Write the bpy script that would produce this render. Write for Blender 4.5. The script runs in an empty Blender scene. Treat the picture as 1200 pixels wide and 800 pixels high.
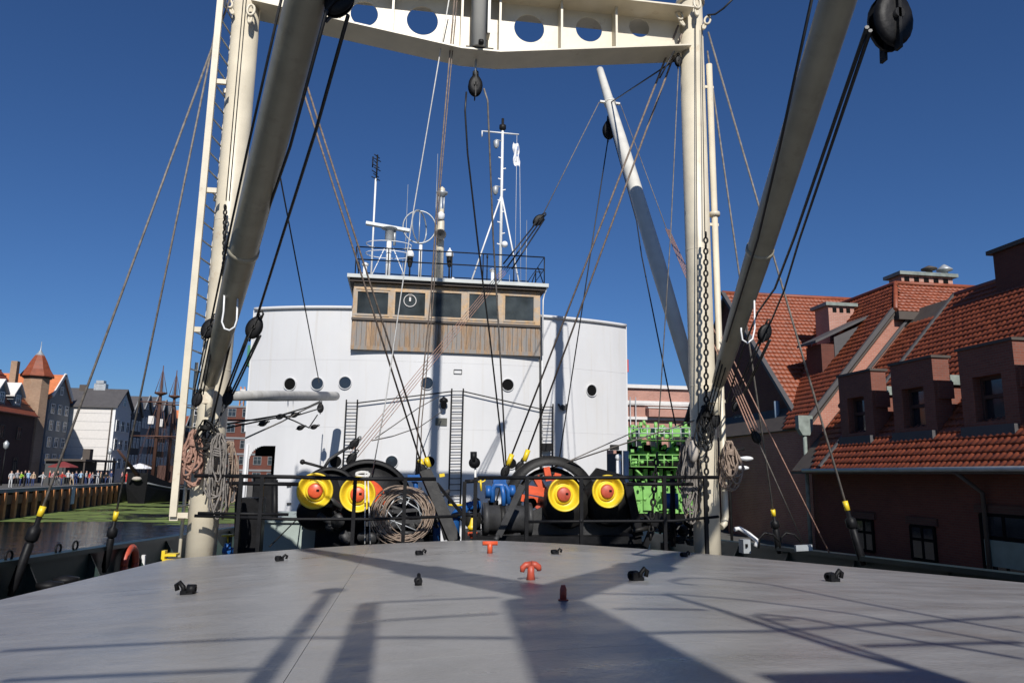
import bpy, bmesh, math, random
from mathutils import Vector, Matrix
random.seed(7)
sc = bpy.context.scene
COL = sc.collection
V = Vector
E = 4.6                      # eye height above the water (metres)

# ------------------------------------------------------------------ camera
FPX = 870.0
PSI, PIT, ROL = math.radians(8.5), math.radians(10.2), math.radians(0.8)
fwd = V((math.sin(PSI)*math.cos(PIT), math.cos(PSI)*math.cos(PIT), math.sin(PIT)))
r0 = V((math.cos(PSI), -math.sin(PSI), 0)); u0 = r0.cross(fwd)
rgt = r0*math.cos(ROL) + u0*math.sin(ROL); upv = u0*math.cos(ROL) - r0*math.sin(ROL)
EYE = V((0, 0, E))
cam = bpy.data.cameras.new("camera"); cam.sensor_width = 36.0; cam.lens = 36.0*FPX/1200.0
cam.clip_start = 0.05; cam.clip_end = 5000
camo = bpy.data.objects.new("camera", cam); COL.objects.link(camo)
camo.matrix_world = Matrix(((rgt.x, upv.x, -fwd.x, EYE.x), (rgt.y, upv.y, -fwd.y, EYE.y), (rgt.z, upv.z, -fwd.z, EYE.z), (0, 0, 0, 1)))
sc.camera = camo

# ------------------------------------------------------------------ sky and sun
SUN_EL, SUN_AZ = math.radians(37.0), math.radians(180.0)      # behind the camera
w = bpy.data.worlds.new("World"); sc.world = w; w.use_nodes = True
wn = w.node_tree.nodes; wl_ = w.node_tree.links
sky = wn.new('ShaderNodeTexSky'); sky.sky_type = 'NISHITA'; sky.sun_disc = False
sky.sun_elevation = SUN_EL; sky.sun_rotation = SUN_AZ
sky.air_density = 1.0; sky.dust_density = 0.2; sky.ozone_density = 5.0; sky.altitude = 100
bg = wn['Background']; bg.inputs[1].default_value = 0.05
pol = wn.new('ShaderNodeMix'); pol.data_type = 'RGBA'; pol.blend_type = 'MULTIPLY'; pol.inputs[0].default_value = 1.0
pol.inputs[7].default_value = (0.68, 0.97, 1.36, 1)           # deep clear-air blue of the whole sky
wl_.new(sky.outputs[0], pol.inputs[6]); wl_.new(pol.outputs[2], bg.inputs[0])
sd = bpy.data.lights.new("sun", 'SUN'); sd.energy = 5.0; sd.angle = math.radians(0.5); sd.color = (1.0, 0.965, 0.91)
so = bpy.data.objects.new("sun", sd); COL.objects.link(so)
sdir = V((math.sin(SUN_AZ)*math.cos(SUN_EL), math.cos(SUN_AZ)*math.cos(SUN_EL), math.sin(SUN_EL)))
so.rotation_euler = sdir.to_track_quat('Z', 'Y').to_euler(); so.location = (0, -30, 60)
sc.view_settings.view_transform = 'Standard'; sc.view_settings.look = 'None'
sc.view_settings.exposure = 0.10; sc.view_settings.gamma = 1.0

# ------------------------------------------------------------------ placing helpers
def ray(px, py):
    return (fwd*FPX + rgt*(px-600) + upv*(400-py)).normalized()
def P(px, py, Y=None, X=None, Z=None):
    d = ray(px, py)
    if Y is not None: t = (Y-EYE.y)/d.y
    elif X is not None: t = (X-EYE.x)/d.x
    else: t = (Z-EYE.z)/d.z
    return EYE + d*t
def proj(p):
    q = V(p)-EYE; k = q.dot(fwd)
    return (600+FPX*q.dot(rgt)/k, 400-FPX*q.dot(upv)/k)
def along(a, b, px, py):
    best = None
    for i in range(401):
        p = a.lerp(b, i/400); x, y = proj(p); e = (x-px)**2+(y-py)**2
        if best is None or e < best[0]: best = (e, p)
    return best[1]

# ------------------------------------------------------------------ materials
MATS = {}
def mat(name, col, rough=0.5, metal=0.0, var=0.12, scale=3.0, bump=0.0, bscale=40.0, spec=0.5, dirt=None, dscale=1.5, damt=0.0, rnd=0.0, stretch=None, coat=0.0, dlo=0.55, dhi=0.72):
    if name in MATS: return MATS[name]
    col = tuple(c*0.9 for c in col)
    m = bpy.data.materials.new(name); m.use_nodes = True; MATS[name] = m
    n = m.node_tree.nodes; l = m.node_tree.links; b = n['Principled BSDF']
    b.inputs['Roughness'].default_value = rough; b.inputs['Metallic'].default_value = metal
    b.inputs['Specular IOR Level'].default_value = spec
    b.inputs['Coat Weight'].default_value = coat
    tc = n.new('ShaderNodeTexCoord'); src = tc.outputs['Object']
    if stretch:
        mp = n.new('ShaderNodeMapping'); mp.inputs['Scale'].default_value = stretch; l.new(src, mp.inputs[0]); src = mp.outputs[0]
    no = n.new('ShaderNodeTexNoise'); no.inputs['Scale'].default_value = scale; no.inputs['Detail'].default_value = 6; l.new(src, no.inputs[0])
    rp = n.new('ShaderNodeMapRange'); rp.inputs[1].default_value = 0.3; rp.inputs[2].default_value = 0.7
    rp.inputs[3].default_value = 1-var; rp.inputs[4].default_value = 1+var; l.new(no.outputs[0], rp.inputs[0])
    hs = n.new('ShaderNodeHueSaturation'); hs.inputs['Color'].default_value = (*col, 1); l.new(rp.outputs[0], hs.inputs['Value'])
    out = hs.outputs[0]
    if rnd:
        oi = n.new('ShaderNodeObjectInfo'); r2 = n.new('ShaderNodeMapRange'); r2.inputs[3].default_value = 1-rnd; r2.inputs[4].default_value = 1+rnd
        l.new(oi.outputs['Random'], r2.inputs[0]); h2 = n.new('ShaderNodeHueSaturation'); l.new(out, h2.inputs['Color']); l.new(r2.outputs[0], h2.inputs['Value']); out = h2.outputs[0]
    if dirt:
        n2 = n.new('ShaderNodeTexNoise'); n2.inputs['Scale'].default_value = dscale; n2.inputs['Detail'].default_value = 8; n2.inputs['Roughness'].default_value = 0.7; l.new(src, n2.inputs[0])
        r3 = n.new('ShaderNodeMapRange'); r3.inputs[1].default_value = dlo; r3.inputs[2].default_value = dhi; r3.inputs[4].default_value = damt; l.new(n2.outputs[0], r3.inputs[0])
        mx = n.new('ShaderNodeMix'); mx.data_type = 'RGBA'; l.new(r3.outputs[0], mx.inputs[0]); l.new(out, mx.inputs[6]); mx.inputs[7].default_value = (*dirt, 1); out = mx.outputs[2]
    l.new(out, b.inputs['Base Color'])
    rr = n.new('ShaderNodeMapRange'); rr.inputs[3].default_value = max(0.02, rough-0.1); rr.inputs[4].default_value = min(1, rough+0.1); l.new(no.outputs[0], rr.inputs[0]); l.new(rr.outputs[0], b.inputs['Roughness'])
    if bump:
        n3 = n.new('ShaderNodeTexNoise'); n3.inputs['Scale'].default_value = bscale; n3.inputs['Detail'].default_value = 5; l.new(src, n3.inputs[0])
        bp = n.new('ShaderNodeBump'); bp.inputs['Strength'].default_value = bump; bp.inputs['Distance'].default_value = 0.02; l.new(n3.outputs[0], bp.inputs['Height']); l.new(bp.outputs[0], b.inputs['Normal'])
    return m
def brick_mat(name, c1, c2, mortar, s=1.0, bump=0.3):
    c1, c2, mortar = (tuple(q*0.88 for q in c_) for c_ in (c1, c2, mortar))
    m = bpy.data.materials.new(name); m.use_nodes = True; MATS[name] = m
    n = m.node_tree.nodes; l = m.node_tree.links; b = n['Principled BSDF']; b.inputs['Roughness'].default_value = 0.85
    g = n.new('ShaderNodeNewGeometry'); sp = n.new('ShaderNodeSeparateXYZ'); l.new(g.outputs['Position'], sp.inputs[0])
    sn = n.new('ShaderNodeSeparateXYZ'); l.new(g.outputs['True Normal'], sn.inputs[0])
    ab = n.new('ShaderNodeMath'); ab.operation = 'ABSOLUTE'; l.new(sn.outputs[0], ab.inputs[0])
    gt = n.new('ShaderNodeMath'); gt.operation = 'GREATER_THAN'; gt.inputs[1].default_value = 0.6; l.new(ab.outputs[0], gt.inputs[0])
    mx = n.new('ShaderNodeMix'); l.new(gt.outputs[0], mx.inputs[0]); l.new(sp.outputs[0], mx.inputs[2]); l.new(sp.outputs[1], mx.inputs[3])
    cb = n.new('ShaderNodeCombineXYZ'); l.new(mx.outputs[0], cb.inputs[0]); l.new(sp.outputs[2], cb.inputs[1])
    br = n.new('ShaderNodeTexBrick'); br.inputs['Scale'].default_value = s; br.inputs['Brick Width'].default_value = 0.26; br.inputs['Row Height'].default_value = 0.085
    br.inputs['Mortar Size'].default_value = 0.008; br.inputs['Color1'].default_value = (*c1, 1); br.inputs['Color2'].default_value = (*c2, 1); br.inputs['Mortar'].default_value = (*mortar, 1)
    l.new(cb.outputs[0], br.inputs[0])
    no = n.new('ShaderNodeTexNoise'); no.inputs['Scale'].default_value = 0.7; no.inputs['Detail'].default_value = 7; l.new(g.outputs['Position'], no.inputs[0])
    rp = n.new('ShaderNodeMapRange'); rp.inputs[3].default_value = 0.7; rp.inputs[4].default_value = 1.3; l.new(no.outputs[0], rp.inputs[0])
    hs = n.new('ShaderNodeHueSaturation'); l.new(br.outputs[0], hs.inputs['Color']); l.new(rp.outputs[0], hs.inputs['Value']); l.new(hs.outputs[0], b.inputs['Base Color'])
    bp = n.new('ShaderNodeBump'); bp.inputs['Strength'].default_value = bump; bp.inputs['Distance'].default_value = 0.01; bp.invert = True; l.new(br.outputs['Fac'], bp.inputs['Height']); l.new(bp.outputs[0], b.inputs['Normal'])
    return m
M_cream = mat('cream_paint', (0.65, 0.58, 0.445), 0.42, var=0.10, scale=2.2, dirt=(0.33, 0.19, 0.09), dscale=3.2, damt=0.5, dlo=0.60, dhi=0.72, bump=0.12, bscale=9)
M_white = mat('white_paint', (0.615, 0.612, 0.612), 0.42, var=0.05, scale=0.8, dirt=(0.56, 0.53, 0.48), dscale=0.9, damt=0.30, bump=0.22, bscale=2.2, stretch=(1, 1, 0.45))
M_whitem = mat('white_metal', (0.78, 0.78, 0.77), 0.4, var=0.08)
M_boom = mat('boom_grey_paint', (0.31, 0.285, 0.215), 0.36, var=0.12, scale=3, dirt=(0.16, 0.13, 0.1), dscale=4, damt=0.5, bump=0.1, bscale=14)
M_boom2 = mat('stowed_boom_paint', (0.50, 0.49, 0.46), 0.5, var=0.15, scale=4, dirt=(0.2, 0.17, 0.13), dscale=5, damt=0.6)
M_boom3 = mat('pale_boom_paint', (0.62, 0.60, 0.54), 0.45, var=0.08, scale=3)
M_black = mat('black_paint', (0.008, 0.008, 0.009), 0.5, var=0.3, scale=8, dirt=(0.022, 0.019, 0.017), dscale=5, damt=0.4, bump=0.1, bscale=30, spec=0.16)
M_iron = mat('dark_iron', (0.014, 0.0135, 0.013), 0.5, var=0.35, scale=9, bump=0.15, bscale=40, spec=0.2)
M_greyiron = mat('grey_iron', (0.04, 0.04, 0.041), 0.5, spec=0.3, var=0.3, scale=6, bump=0.2)
M_wire = mat('wire_rope', (0.17, 0.15, 0.13), 0.6, var=0.4, scale=14)
M_blackwire = mat('black_wire', (0.012, 0.012, 0.013), 0.5, var=0.3, scale=14)
M_stay = mat('served_stay', (0.19, 0.145, 0.115), 0.8, var=0.4, scale=18, bump=0.4, bscale=60)
M_manila = mat('manila_rope', (0.33, 0.185, 0.135), 0.85, var=0.3, scale=20, bump=0.5, bscale=70)
M_coil = mat('coil_wire_rope', (0.27, 0.20, 0.15), 0.7, var=0.35, scale=15, bump=0.4, bscale=60)
M_greyrope = mat('grey_rope', (0.20, 0.18, 0.16), 0.85, var=0.35, scale=20, bump=0.5, bscale=70)
M_whrope = mat('white_rope', (0.62, 0.61, 0.58), 0.8, var=0.15, scale=20)
M_yel = mat('yellow_paint', (0.78, 0.56, 0.025), 0.4, var=0.10, scale=7, dirt=(0.2, 0.13, 0.05), dscale=7, damt=0.5)
M_red = mat('red_paint', (0.66, 0.095, 0.03), 0.42, var=0.15, scale=7, dirt=(0.12, 0.03, 0.02), dscale=9, damt=0.5)
M_dred = mat('dull_red_paint', (0.46, 0.075, 0.04), 0.5, var=0.2, scale=12, dirt=(0.1, 0.05, 0.04), dscale=20, damt=0.5)
M_blue = mat('blue_paint', (0.015, 0.10, 0.33), 0.4, var=0.25, scale=6, dirt=(0.02, 0.03, 0.06), dscale=8, damt=0.7)
M_green = mat('bright_green_paint', (0.21, 0.47, 0.12), 0.42, var=0.18, scale=3, dirt=(0.05, 0.2, 0.04), dscale=3, damt=0.5)
M_dgreen = mat('dark_green_paint', (0.012, 0.03, 0.028), 0.45, var=0.25, scale=3, dirt=(0.05, 0.04, 0.03), dscale=3, damt=0.5)
M_box = mat('pale_green_grey_paint', (0.33, 0.39, 0.36), 0.5, var=0.08)
M_deck = mat('deck_plate', (0.10, 0.11, 0.11), 0.6, var=0.2, scale=2)
M_glass = mat('dark_glass', (0.042, 0.05, 0.052), 0.12, var=0.5, scale=1.6, spec=0.4, rnd=0.4)  # mottled pane colour stands in for reflections in the glass
M_dkglass = mat('window_glass', (0.02, 0.024, 0.03), 0.07, var=0.2, spec=0.8)
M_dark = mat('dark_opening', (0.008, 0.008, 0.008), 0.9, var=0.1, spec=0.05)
M_wood = mat('weathered_plank', (0.31, 0.20, 0.115), 0.8, var=0.28, scale=5, rnd=0.16, dirt=(0.22, 0.205, 0.19), dscale=1.1, damt=1.0, dlo=0.42, dhi=0.56, stretch=(6, 6, 0.8), bump=0.3, bscale=20)
M_frame = mat('oak_frame', (0.46, 0.30, 0.155), 0.6, var=0.22, scale=5, rnd=0.12, dirt=(0.31, 0.275, 0.235), dscale=1.6, damt=0.9, dlo=0.42, dhi=0.6, stretch=(2, 2, 2))
M_roofw = mat('grey_roof_edge', (0.50, 0.52, 0.50), 0.5, var=0.1)
M_soffit = mat('dark_soffit', (0.07, 0.055, 0.045), 0.7)
M_flag = mat('flag_cloth', (0.8, 0.8, 0.82), 0.8, var=0.05)
M_galv = mat('galvanised_steel', (0.42, 0.44, 0.45), 0.4, metal=0.3, var=0.15)
M_copper = mat('copper_flashing', (0.20, 0.23, 0.205), 0.6, var=0.3, scale=3)
M_slate = mat('grey_roof', (0.075, 0.07, 0.072), 0.7, var=0.12, scale=2)
M_wallwh = mat('white_render', (0.66, 0.63, 0.60), 0.8, var=0.05)
M_wallgr = mat('grey_render', (0.20, 0.21, 0.22), 0.8, var=0.1)
M_walldk = mat('dark_render', (0.06, 0.063, 0.066), 0.8, var=0.12)
M_wallblue = mat('blue_render', (0.22, 0.29, 0.36), 0.8, var=0.1)
M_wallcr = mat('cream_render', (0.45, 0.40, 0.34), 0.8, var=0.1)
M_tile = mat('red_roof_tile', (0.235, 0.056, 0.021), 0.55, var=0.22, scale=2.5, dirt=(0.22, 0.05, 0.03), dscale=1.2, damt=0.6, bump=0.1, bscale=30)
M_tile2 = mat('orange_roof_tile', (0.56, 0.17, 0.06), 0.7, var=0.15, scale=2)
M_timber = mat('orange_fender_timber', (0.55, 0.22, 0.08), 0.8, var=0.25, scale=2)
M_rust = mat('rusty_sheet_pile', (0.10, 0.055, 0.035), 0.85, var=0.3, scale=1)
M_paving = mat('quay_paving', (0.095, 0.09, 0.085), 0.85, var=0.15, scale=0.8, bump=0.2)
M_skin = mat('skin', (0.55, 0.33, 0.24), 0.6, var=0.05)
M_hair = mat('hair', (0.05, 0.035, 0.025), 0.7, var=0.1)
M_brick = brick_mat('shade_toned_red_brick', (0.14, 0.036, 0.021), (0.11, 0.027, 0.016), (0.10, 0.055, 0.042))  # brick colour darkened to stand in for shade on the facades
M_brickl = brick_mat('sun_toned_dormer_brick', (0.215, 0.068, 0.042), (0.17, 0.052, 0.032), (0.17, 0.10, 0.08))  # lighter copy of the wall brick, sunlight on the dormers put into the colour
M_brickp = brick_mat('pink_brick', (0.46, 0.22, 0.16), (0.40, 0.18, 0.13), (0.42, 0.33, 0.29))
M_bricko = brick_mat('old_brown_brick', (0.38, 0.23, 0.14), (0.30, 0.17, 0.10), (0.36, 0.30, 0.24))
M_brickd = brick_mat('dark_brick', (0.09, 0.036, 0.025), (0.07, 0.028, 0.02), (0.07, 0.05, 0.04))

nt = M_white.node_tree; N = nt.nodes; Lk = nt.links; pb = N['Principled BSDF']
tcn = N.new('ShaderNodeTexCoord'); mq = N.new('ShaderNodeMapping'); mq.inputs['Scale'].default_value = (5, 5, 0.22); Lk.new(tcn.outputs['Object'], mq.inputs[0])
sn_ = N.new('ShaderNodeTexNoise'); sn_.inputs['Scale'].default_value = 1.4; sn_.inputs['Detail'].default_value = 8; Lk.new(mq.outputs[0], sn_.inputs[0])
sr = N.new('ShaderNodeMapRange'); sr.inputs[1].default_value = 0.58; sr.inputs[2].default_value = 0.78; sr.inputs[4].default_value = 0.42; Lk.new(sn_.outputs[0], sr.inputs[0])
smx = N.new('ShaderNodeMix'); smx.data_type = 'RGBA'; prev = pb.inputs['Base Color'].links[0].from_socket; Lk.new(sr.outputs[0], smx.inputs[0]); Lk.new(prev, smx.inputs[6]); smx.inputs[7].default_value = (0.46, 0.42, 0.36, 1); Lk.new(smx.outputs[2], pb.inputs['Base Color'])
# ------------------------------------------------------------------ mesh builder
class MB:
    def __init__(s): s.v = []; s.f = []; s.sm = []; s.mi = []; s.cur = 0
    def add(s, vs, fs, smooth=False):
        o = len(s.v); s.v += [tuple(x) for x in vs]
        for q in fs: s.f.append(tuple(i+o for i in q)); s.sm.append(smooth); s.mi.append(s.cur)
        return s
    def m(s, i): s.cur = i; return s
    def box(s, c, d, R=None):
        c = V(c); hx, hy, hz = d[0]/2, d[1]/2, d[2]/2
        vs = [V((x, y, z)) for x in (-hx, hx) for y in (-hy, hy) for z in (-hz, hz)]
        if R is not None: vs = [R @ q for q in vs]
        return s.add([q+c for q in vs], [(0, 1, 3, 2), (4, 6, 7, 5), (0, 4, 5, 1), (2, 3, 7, 6), (0, 2, 6, 4), (1, 5, 7, 3)])
    def bb(s, a, b):                                     # box from two corners
        a, b = V(a), V(b); return s.box((a+b)/2, (abs(b.x-a.x), abs(b.y-a.y), abs(b.z-a.z)))
    def bar(s, a, b, wd, th, side=None):                 # rectangular bar between two points
        a, b = V(a), V(b); d = (b-a).normalized(); u = V(side) if side is not None else (V((0, 0, 1)) if abs(d.z) < 0.9 else V((0, 1, 0)))
        u = (u-d*u.dot(d)).normalized(); q = d.cross(u)
        vs = [p+u*(wd/2*i)+q*(th/2*j) for p in (a, b) for i, j in ((-1, -1), (1, -1), (1, 1), (-1, 1))]
        return s.add(vs, [(0, 1, 2, 3), (7, 6, 5, 4), (0, 4, 5, 1), (1, 5, 6, 2), (2, 6, 7, 3), (3, 7, 4, 0)])
    def tube(s, pts, r, n=8, caps=True, closed=False):
        pts = [V(p) for p in pts]; k = len(pts)
        rs = r if isinstance(r, (list, tuple)) else [r]*k
        vs = []; u = None
        for i, p in enumerate(pts):
            if closed: d = pts[(i+1) % k]-pts[i-1]
            else: d = pts[min(i+1, k-1)]-pts[max(i-1, 0)]
            if d.length < 1e-9: d = V((0, 0, 1))
            d.normalize()
            if u is None: u = d.orthogonal().normalized()
            u = u-d*u.dot(d)
            if u.length < 1e-6: u = d.orthogonal()
            u.normalize(); q = d.cross(u)
            for j in range(n):
                a = 2*math.pi*j/n; vs.append(p+(u*math.cos(a)+q*math.sin(a))*rs[i])
        fs = []
        for i in range(k if closed else k-1):
            for j in range(n):
                a, b = i*n+j, i*n+(j+1) % n; i2 = (i+1) % k
                fs.append((a, b, i2*n+(j+1) % n, i2*n+j))
        s.add(vs, fs, True)
        if caps and not closed:
            o = len(s.v)-len(vs)
            s.f.append(tuple(o+j for j in range(n))[::-1]); s.sm.append(False); s.mi.append(s.cur)
            s.f.append(tuple(o+(k-1)*n+j for j in range(n))); s.sm.append(False); s.mi.append(s.cur)
        return s
    def cyl(s, a, b, r, n=16, r2=None): return s.tube([a, b], [r, r if r2 is None else r2], n)
    def lathe(s, prof, o, ax=(0, 0, 1), n=24, smooth=True, arc=None):
        o = V(o); ax = V(ax).normalized(); u = ax.orthogonal().normalized()
        if arc is not None: u = V(arc[2]).normalized()
        q = ax.cross(u); vs = []; k = len(prof)
        a0, a1 = (0, 2*math.pi) if arc is None else (arc[0], arc[1]); nn = n if arc is None else n+1
        for j in range(nn):
            a = a0+(a1-a0)*j/n
            for r, t in prof: vs.append(o+ax*t+(u*math.cos(a)+q*math.sin(a))*max(r, 1e-4))
        fs = []
        for j in range(n):
            j2 = (j+1) % nn
            for i in range(k-1): fs.append((j*k+i, j2*k+i, j2*k+i+1, j*k+i+1))
        return s.add(vs, fs, smooth)
    def prism(s, poly, ext):
        n = len(poly); e = V(ext); vs = [V(p) for p in poly]+[V(p)+e for p in poly]
        return s.add(vs, [tuple(range(n))[::-1], tuple(range(n, 2*n))]+[(i, (i+1) % n, n+(i+1) % n, n+i) for i in range(n)])
    def ball(s, c, r, n=10, sc_=(1, 1, 1)):
        c = V(c); vs = []; k = n//2
        for i in range(k+1):
            t = math.pi*i/k
            for j in range(n):
                a = 2*math.pi*j/n; vs.append(c+V((r*sc_[0]*math.sin(t)*math.cos(a), r*sc_[1]*math.sin(t)*math.sin(a), r*sc_[2]*math.cos(t))))
        return s.add(vs, [(i*n+j, (i+1)*n+j, (i+1)*n+(j+1) % n, i*n+(j+1) % n) for i in range(k) for j in range(n)], True)
    def mesh(s, name, mats, off=V((0, 0, 0))):
        me = bpy.data.meshes.new(name); me.from_pydata([(a-off.x, b-off.y, c-off.z) for a, b, c in s.v], [], s.f)
        for m_ in (mats if isinstance(mats, (list, tuple)) else [mats]): me.materials.append(m_)
        me.polygons.foreach_set('use_smooth', s.sm); me.polygons.foreach_set('material_index', s.mi); me.update()
        bm = bmesh.new(); bm.from_mesh(me); bmesh.ops.recalc_face_normals(bm, faces=bm.faces); bm.to_mesh(me); bm.free()
        return me
WL = {}
def obj(name, mb, mats, parent=None, label=None):
    off = WL.get(parent.name, V((0, 0, 0))) if parent else V((0, 0, 0))
    o = bpy.data.objects.new(name, mb.mesh(name, mats, off)); COL.objects.link(o)
    if parent: o.parent = parent; WL[o.name] = off
    if label: o['label'] = label
    return o
def thing(name, label, cat, loc=(0, 0, 0), group=None):
    o = bpy.data.objects.new(name, None); COL.objects.link(o); o.location = loc; o['label'] = label; o['category'] = cat
    o.empty_display_size = 0.2
    if group: o['group'] = group
    WL[o.name] = V(loc); return o
def tag(o, label, cat, group=None):
    o['label'] = label; o['category'] = cat
    if group: o['group'] = group
    return o
def struct(name, mb, m): o = obj(name, mb, m); o['kind'] = 'structure'; return o
def stuff(o): o['kind'] = 'stuff'; return o
def stuffo(*a): return stuff(obj(*a))
def inst(o, parent, delta=(0, 0, 0), rot=None, scale=None):     # copy of a part sharing its mesh
    c = o.copy(); COL.objects.link(c); c.parent = parent; c.location = V(o.location)+V(delta)
    if rot is not None: c.rotation_euler = rot
    if scale is not None: c.scale = scale
    WL[c.name] = WL.get(parent.name, V()); return c
def bez(a, b, sag, n=12):
    a, b = V(a), V(b); return [a.lerp(b, i/n)-V((0, 0, sag*4*(i/n)*(1-i/n))) for i in range(n+1)]

# ================================================================== SETTING
# river
mw = mat('river_water', (0.012, 0.017, 0.014), 0.07, var=0.1, spec=0.6)
nt = mw.node_tree; b_ = nt.nodes['Principled BSDF']
for lk in list(b_.inputs['Roughness'].links): nt.links.remove(lk)
b_.inputs['Roughness'].default_value = 0.06
tc = nt.nodes.new('ShaderNodeTexCoord'); mp = nt.nodes.new('ShaderNodeMapping'); mp.inputs['Scale'].default_value = (0.5, 1.3, 1); nt.links.new(tc.outputs['Object'], mp.inputs[0])
n1 = nt.nodes.new('ShaderNodeTexNoise'); n1.inputs['Scale'].default_value = 1.1; n1.inputs['Detail'].default_value = 5; nt.links.new(mp.outputs[0], n1.inputs[0])
bp = nt.nodes.new('ShaderNodeBump'); bp.inputs['Strength'].default_value = 0.45; bp.inputs['Distance'].default_value = 0.22; nt.links.new(n1.outputs[0], bp.inputs['Height']); nt.links.new(bp.outputs[0], b_.inputs['Normal'])
struct('river_water', MB().add([(-900, -300, 0), (900, -300, 0), (900, 1800, 0), (-900, 1800, 0)], [(0, 1, 2, 3)]), mw)
# near (right-hand) quay and far bank
QZ = 1.55
struct('right_quay_ground', MB().bb((8.4, -60, -1), (400, 900, QZ)), M_paving)
LQZ = 2.6
q0, q1 = P(0, 608, Z=0), P(132, 589, Z=0)
qd = (q1-q0).normalized(); qa = q0-qd*40; qe = q1
def lq(p, z): return (p.x, p.y, z)
gq = MB(); gq.prism([lq(qa, -1), lq(qe, -1), (qe.x, 1500, -1), (-800, 1500, -1), (-800, qa.y, -1)], (0, 0, LQZ+1))
struct('left_quay_ground', gq, M_paving)
gq = MB(); gq.prism([(qe.x+0.01, 128, -1), (-20, 135, -1), (-6, 175, -1), (8.4, 200, -1), (8.4, 1500, -1), (qe.x+0.01, 1500, -1)], (0, 0, 3.4))
struct('far_bank_ground', gq, M_paving)
# duckweed on the river
from mathutils import noise as mnoise
dw = MB(); cell = 0.5
for iy in range(0, 106):
    for ix in range(0, 130):
        x = -52+ix*cell; y = 66+iy*cell
        nv = mnoise.fractal(V((x*0.07, y*0.22, 3.1)), 0.8, 2.0, 6)
        edge = min((y-71.5+0.05*(x+30))*0.30, 1.0)
        if y > 100 and x > -34: edge -= (y-100)*0.05
        if edge*0.8+nv*1.7 > 0.22+0.3*random.random():
            dw.add([(x, y, 0.012), (x+cell, y, 0.012), (x+cell, y+cell, 0.012), (x, y+cell, 0.012)], [(0, 1, 2, 3)])
stuff(obj('duckweed', dw, mat('duckweed', (0.12, 0.165, 0.03), 0.9, var=0.5, scale=0.35, bump=0.3, bscale=6)))

# ---- left quay wall with timber fenders
qw = thing('quay_wall', 'rusty sheet-pile quay wall with orange timber fenders across the river', 'quay wall', (q0.x, q0.y, 0))
nrm = V((qd.y, -qd.x, 0))
mb = MB(); L = (qe-qa).length; k = int(L/0.6)
pts = []
for i in range(k+1):
    p = qa+qd*(L*i/k)+nrm*(0.12+(0.10 if i % 4 in (1, 2) else -0.08)); pts.append(p)
for i in range(k): mb.add([lq(pts[i], -0.5), lq(pts[i+1], -0.5), lq(pts[i+1], LQZ-0.2), lq(pts[i], LQZ-0.2)], [(0, 1, 2, 3)])
obj('sheet_pile', mb, M_rust, qw)
c0, c1 = qa+nrm*0.2, qe+nrm*0.2
obj('coping_beam', MB().bar(V(lq(c0, LQZ-0.05)), V(lq(c1, LQZ-0.05)), 0.34, 0.7), M_wallgr, qw)
obj('fender_plank', MB().bar(V(lq(c0+nrm*0.16, LQZ-0.85)), V(lq(c1+nrm*0.16, LQZ-0.85)), 0.85, 0.14), mat('brown_fender_plank', (0.22, 0.105, 0.055), 0.8, var=0.3, scale=1), qw)
fp = None
for i in range(24):
    p = c1-qd*(1.0+i*2.55)+nrm*0.34
    if fp is None: fp = obj('fender_pile', MB().box((p.x, p.y, 1.15), (0.34, 0.42, 2.5)), M_timber, qw); fp0 = p
    else: inst(fp, qw, p-fp0)
sp_ = P(68, 581, Y=(q0.y+q1.y)/2); sp_ = q0+qd*18+nrm*0.62
obj('depth_board', MB().box((sp_.x, sp_.y, 1.6), (0.06, 0.9, 1.9)), mat('pale_board', (0.5, 0.52, 0.55), 0.6), qw)

# ---- far-bank buildings (left)
WIN_CACHE = {}
def win_mesh(wy, hz, frame_m):
    key = (round(wy, 2), round(hz, 2), frame_m.name)
    if key not in WIN_CACHE:
        mb = MB(); f = 0.09
        mb.m(1).box((0.02, 0, 0), (0.06, wy-2*f, hz-2*f)); mb.m(0)
        for sy in (-1, 1): mb.box((0.04, sy*(wy-f)/2, 0), (0.14, f, hz))
        for sz in (-1, 1): mb.box((0.04, 0, sz*(hz-f)/2), (0.138, wy-2*f, f))
        mb.box((0.05, 0, 0), (0.1, 0.06, hz-2*f)); mb.box((0.048, 0, hz*0.12), (0.09, wy-2*f, 0.06))
        WIN_CACHE[key] = mb.mesh('window', [frame_m, M_dkglass])
    return WIN_CACHE[key]
def window(parent, c, wy, hz, rotz=0.0, fm=None):
    o = bpy.data.objects.new('window', win_mesh(wy, hz, fm or M_whitem)); COL.objects.link(o); o.parent = parent
    o.location = V(c)-WL[parent.name]; o.rotation_euler = (0, 0, rotz); return o
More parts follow.
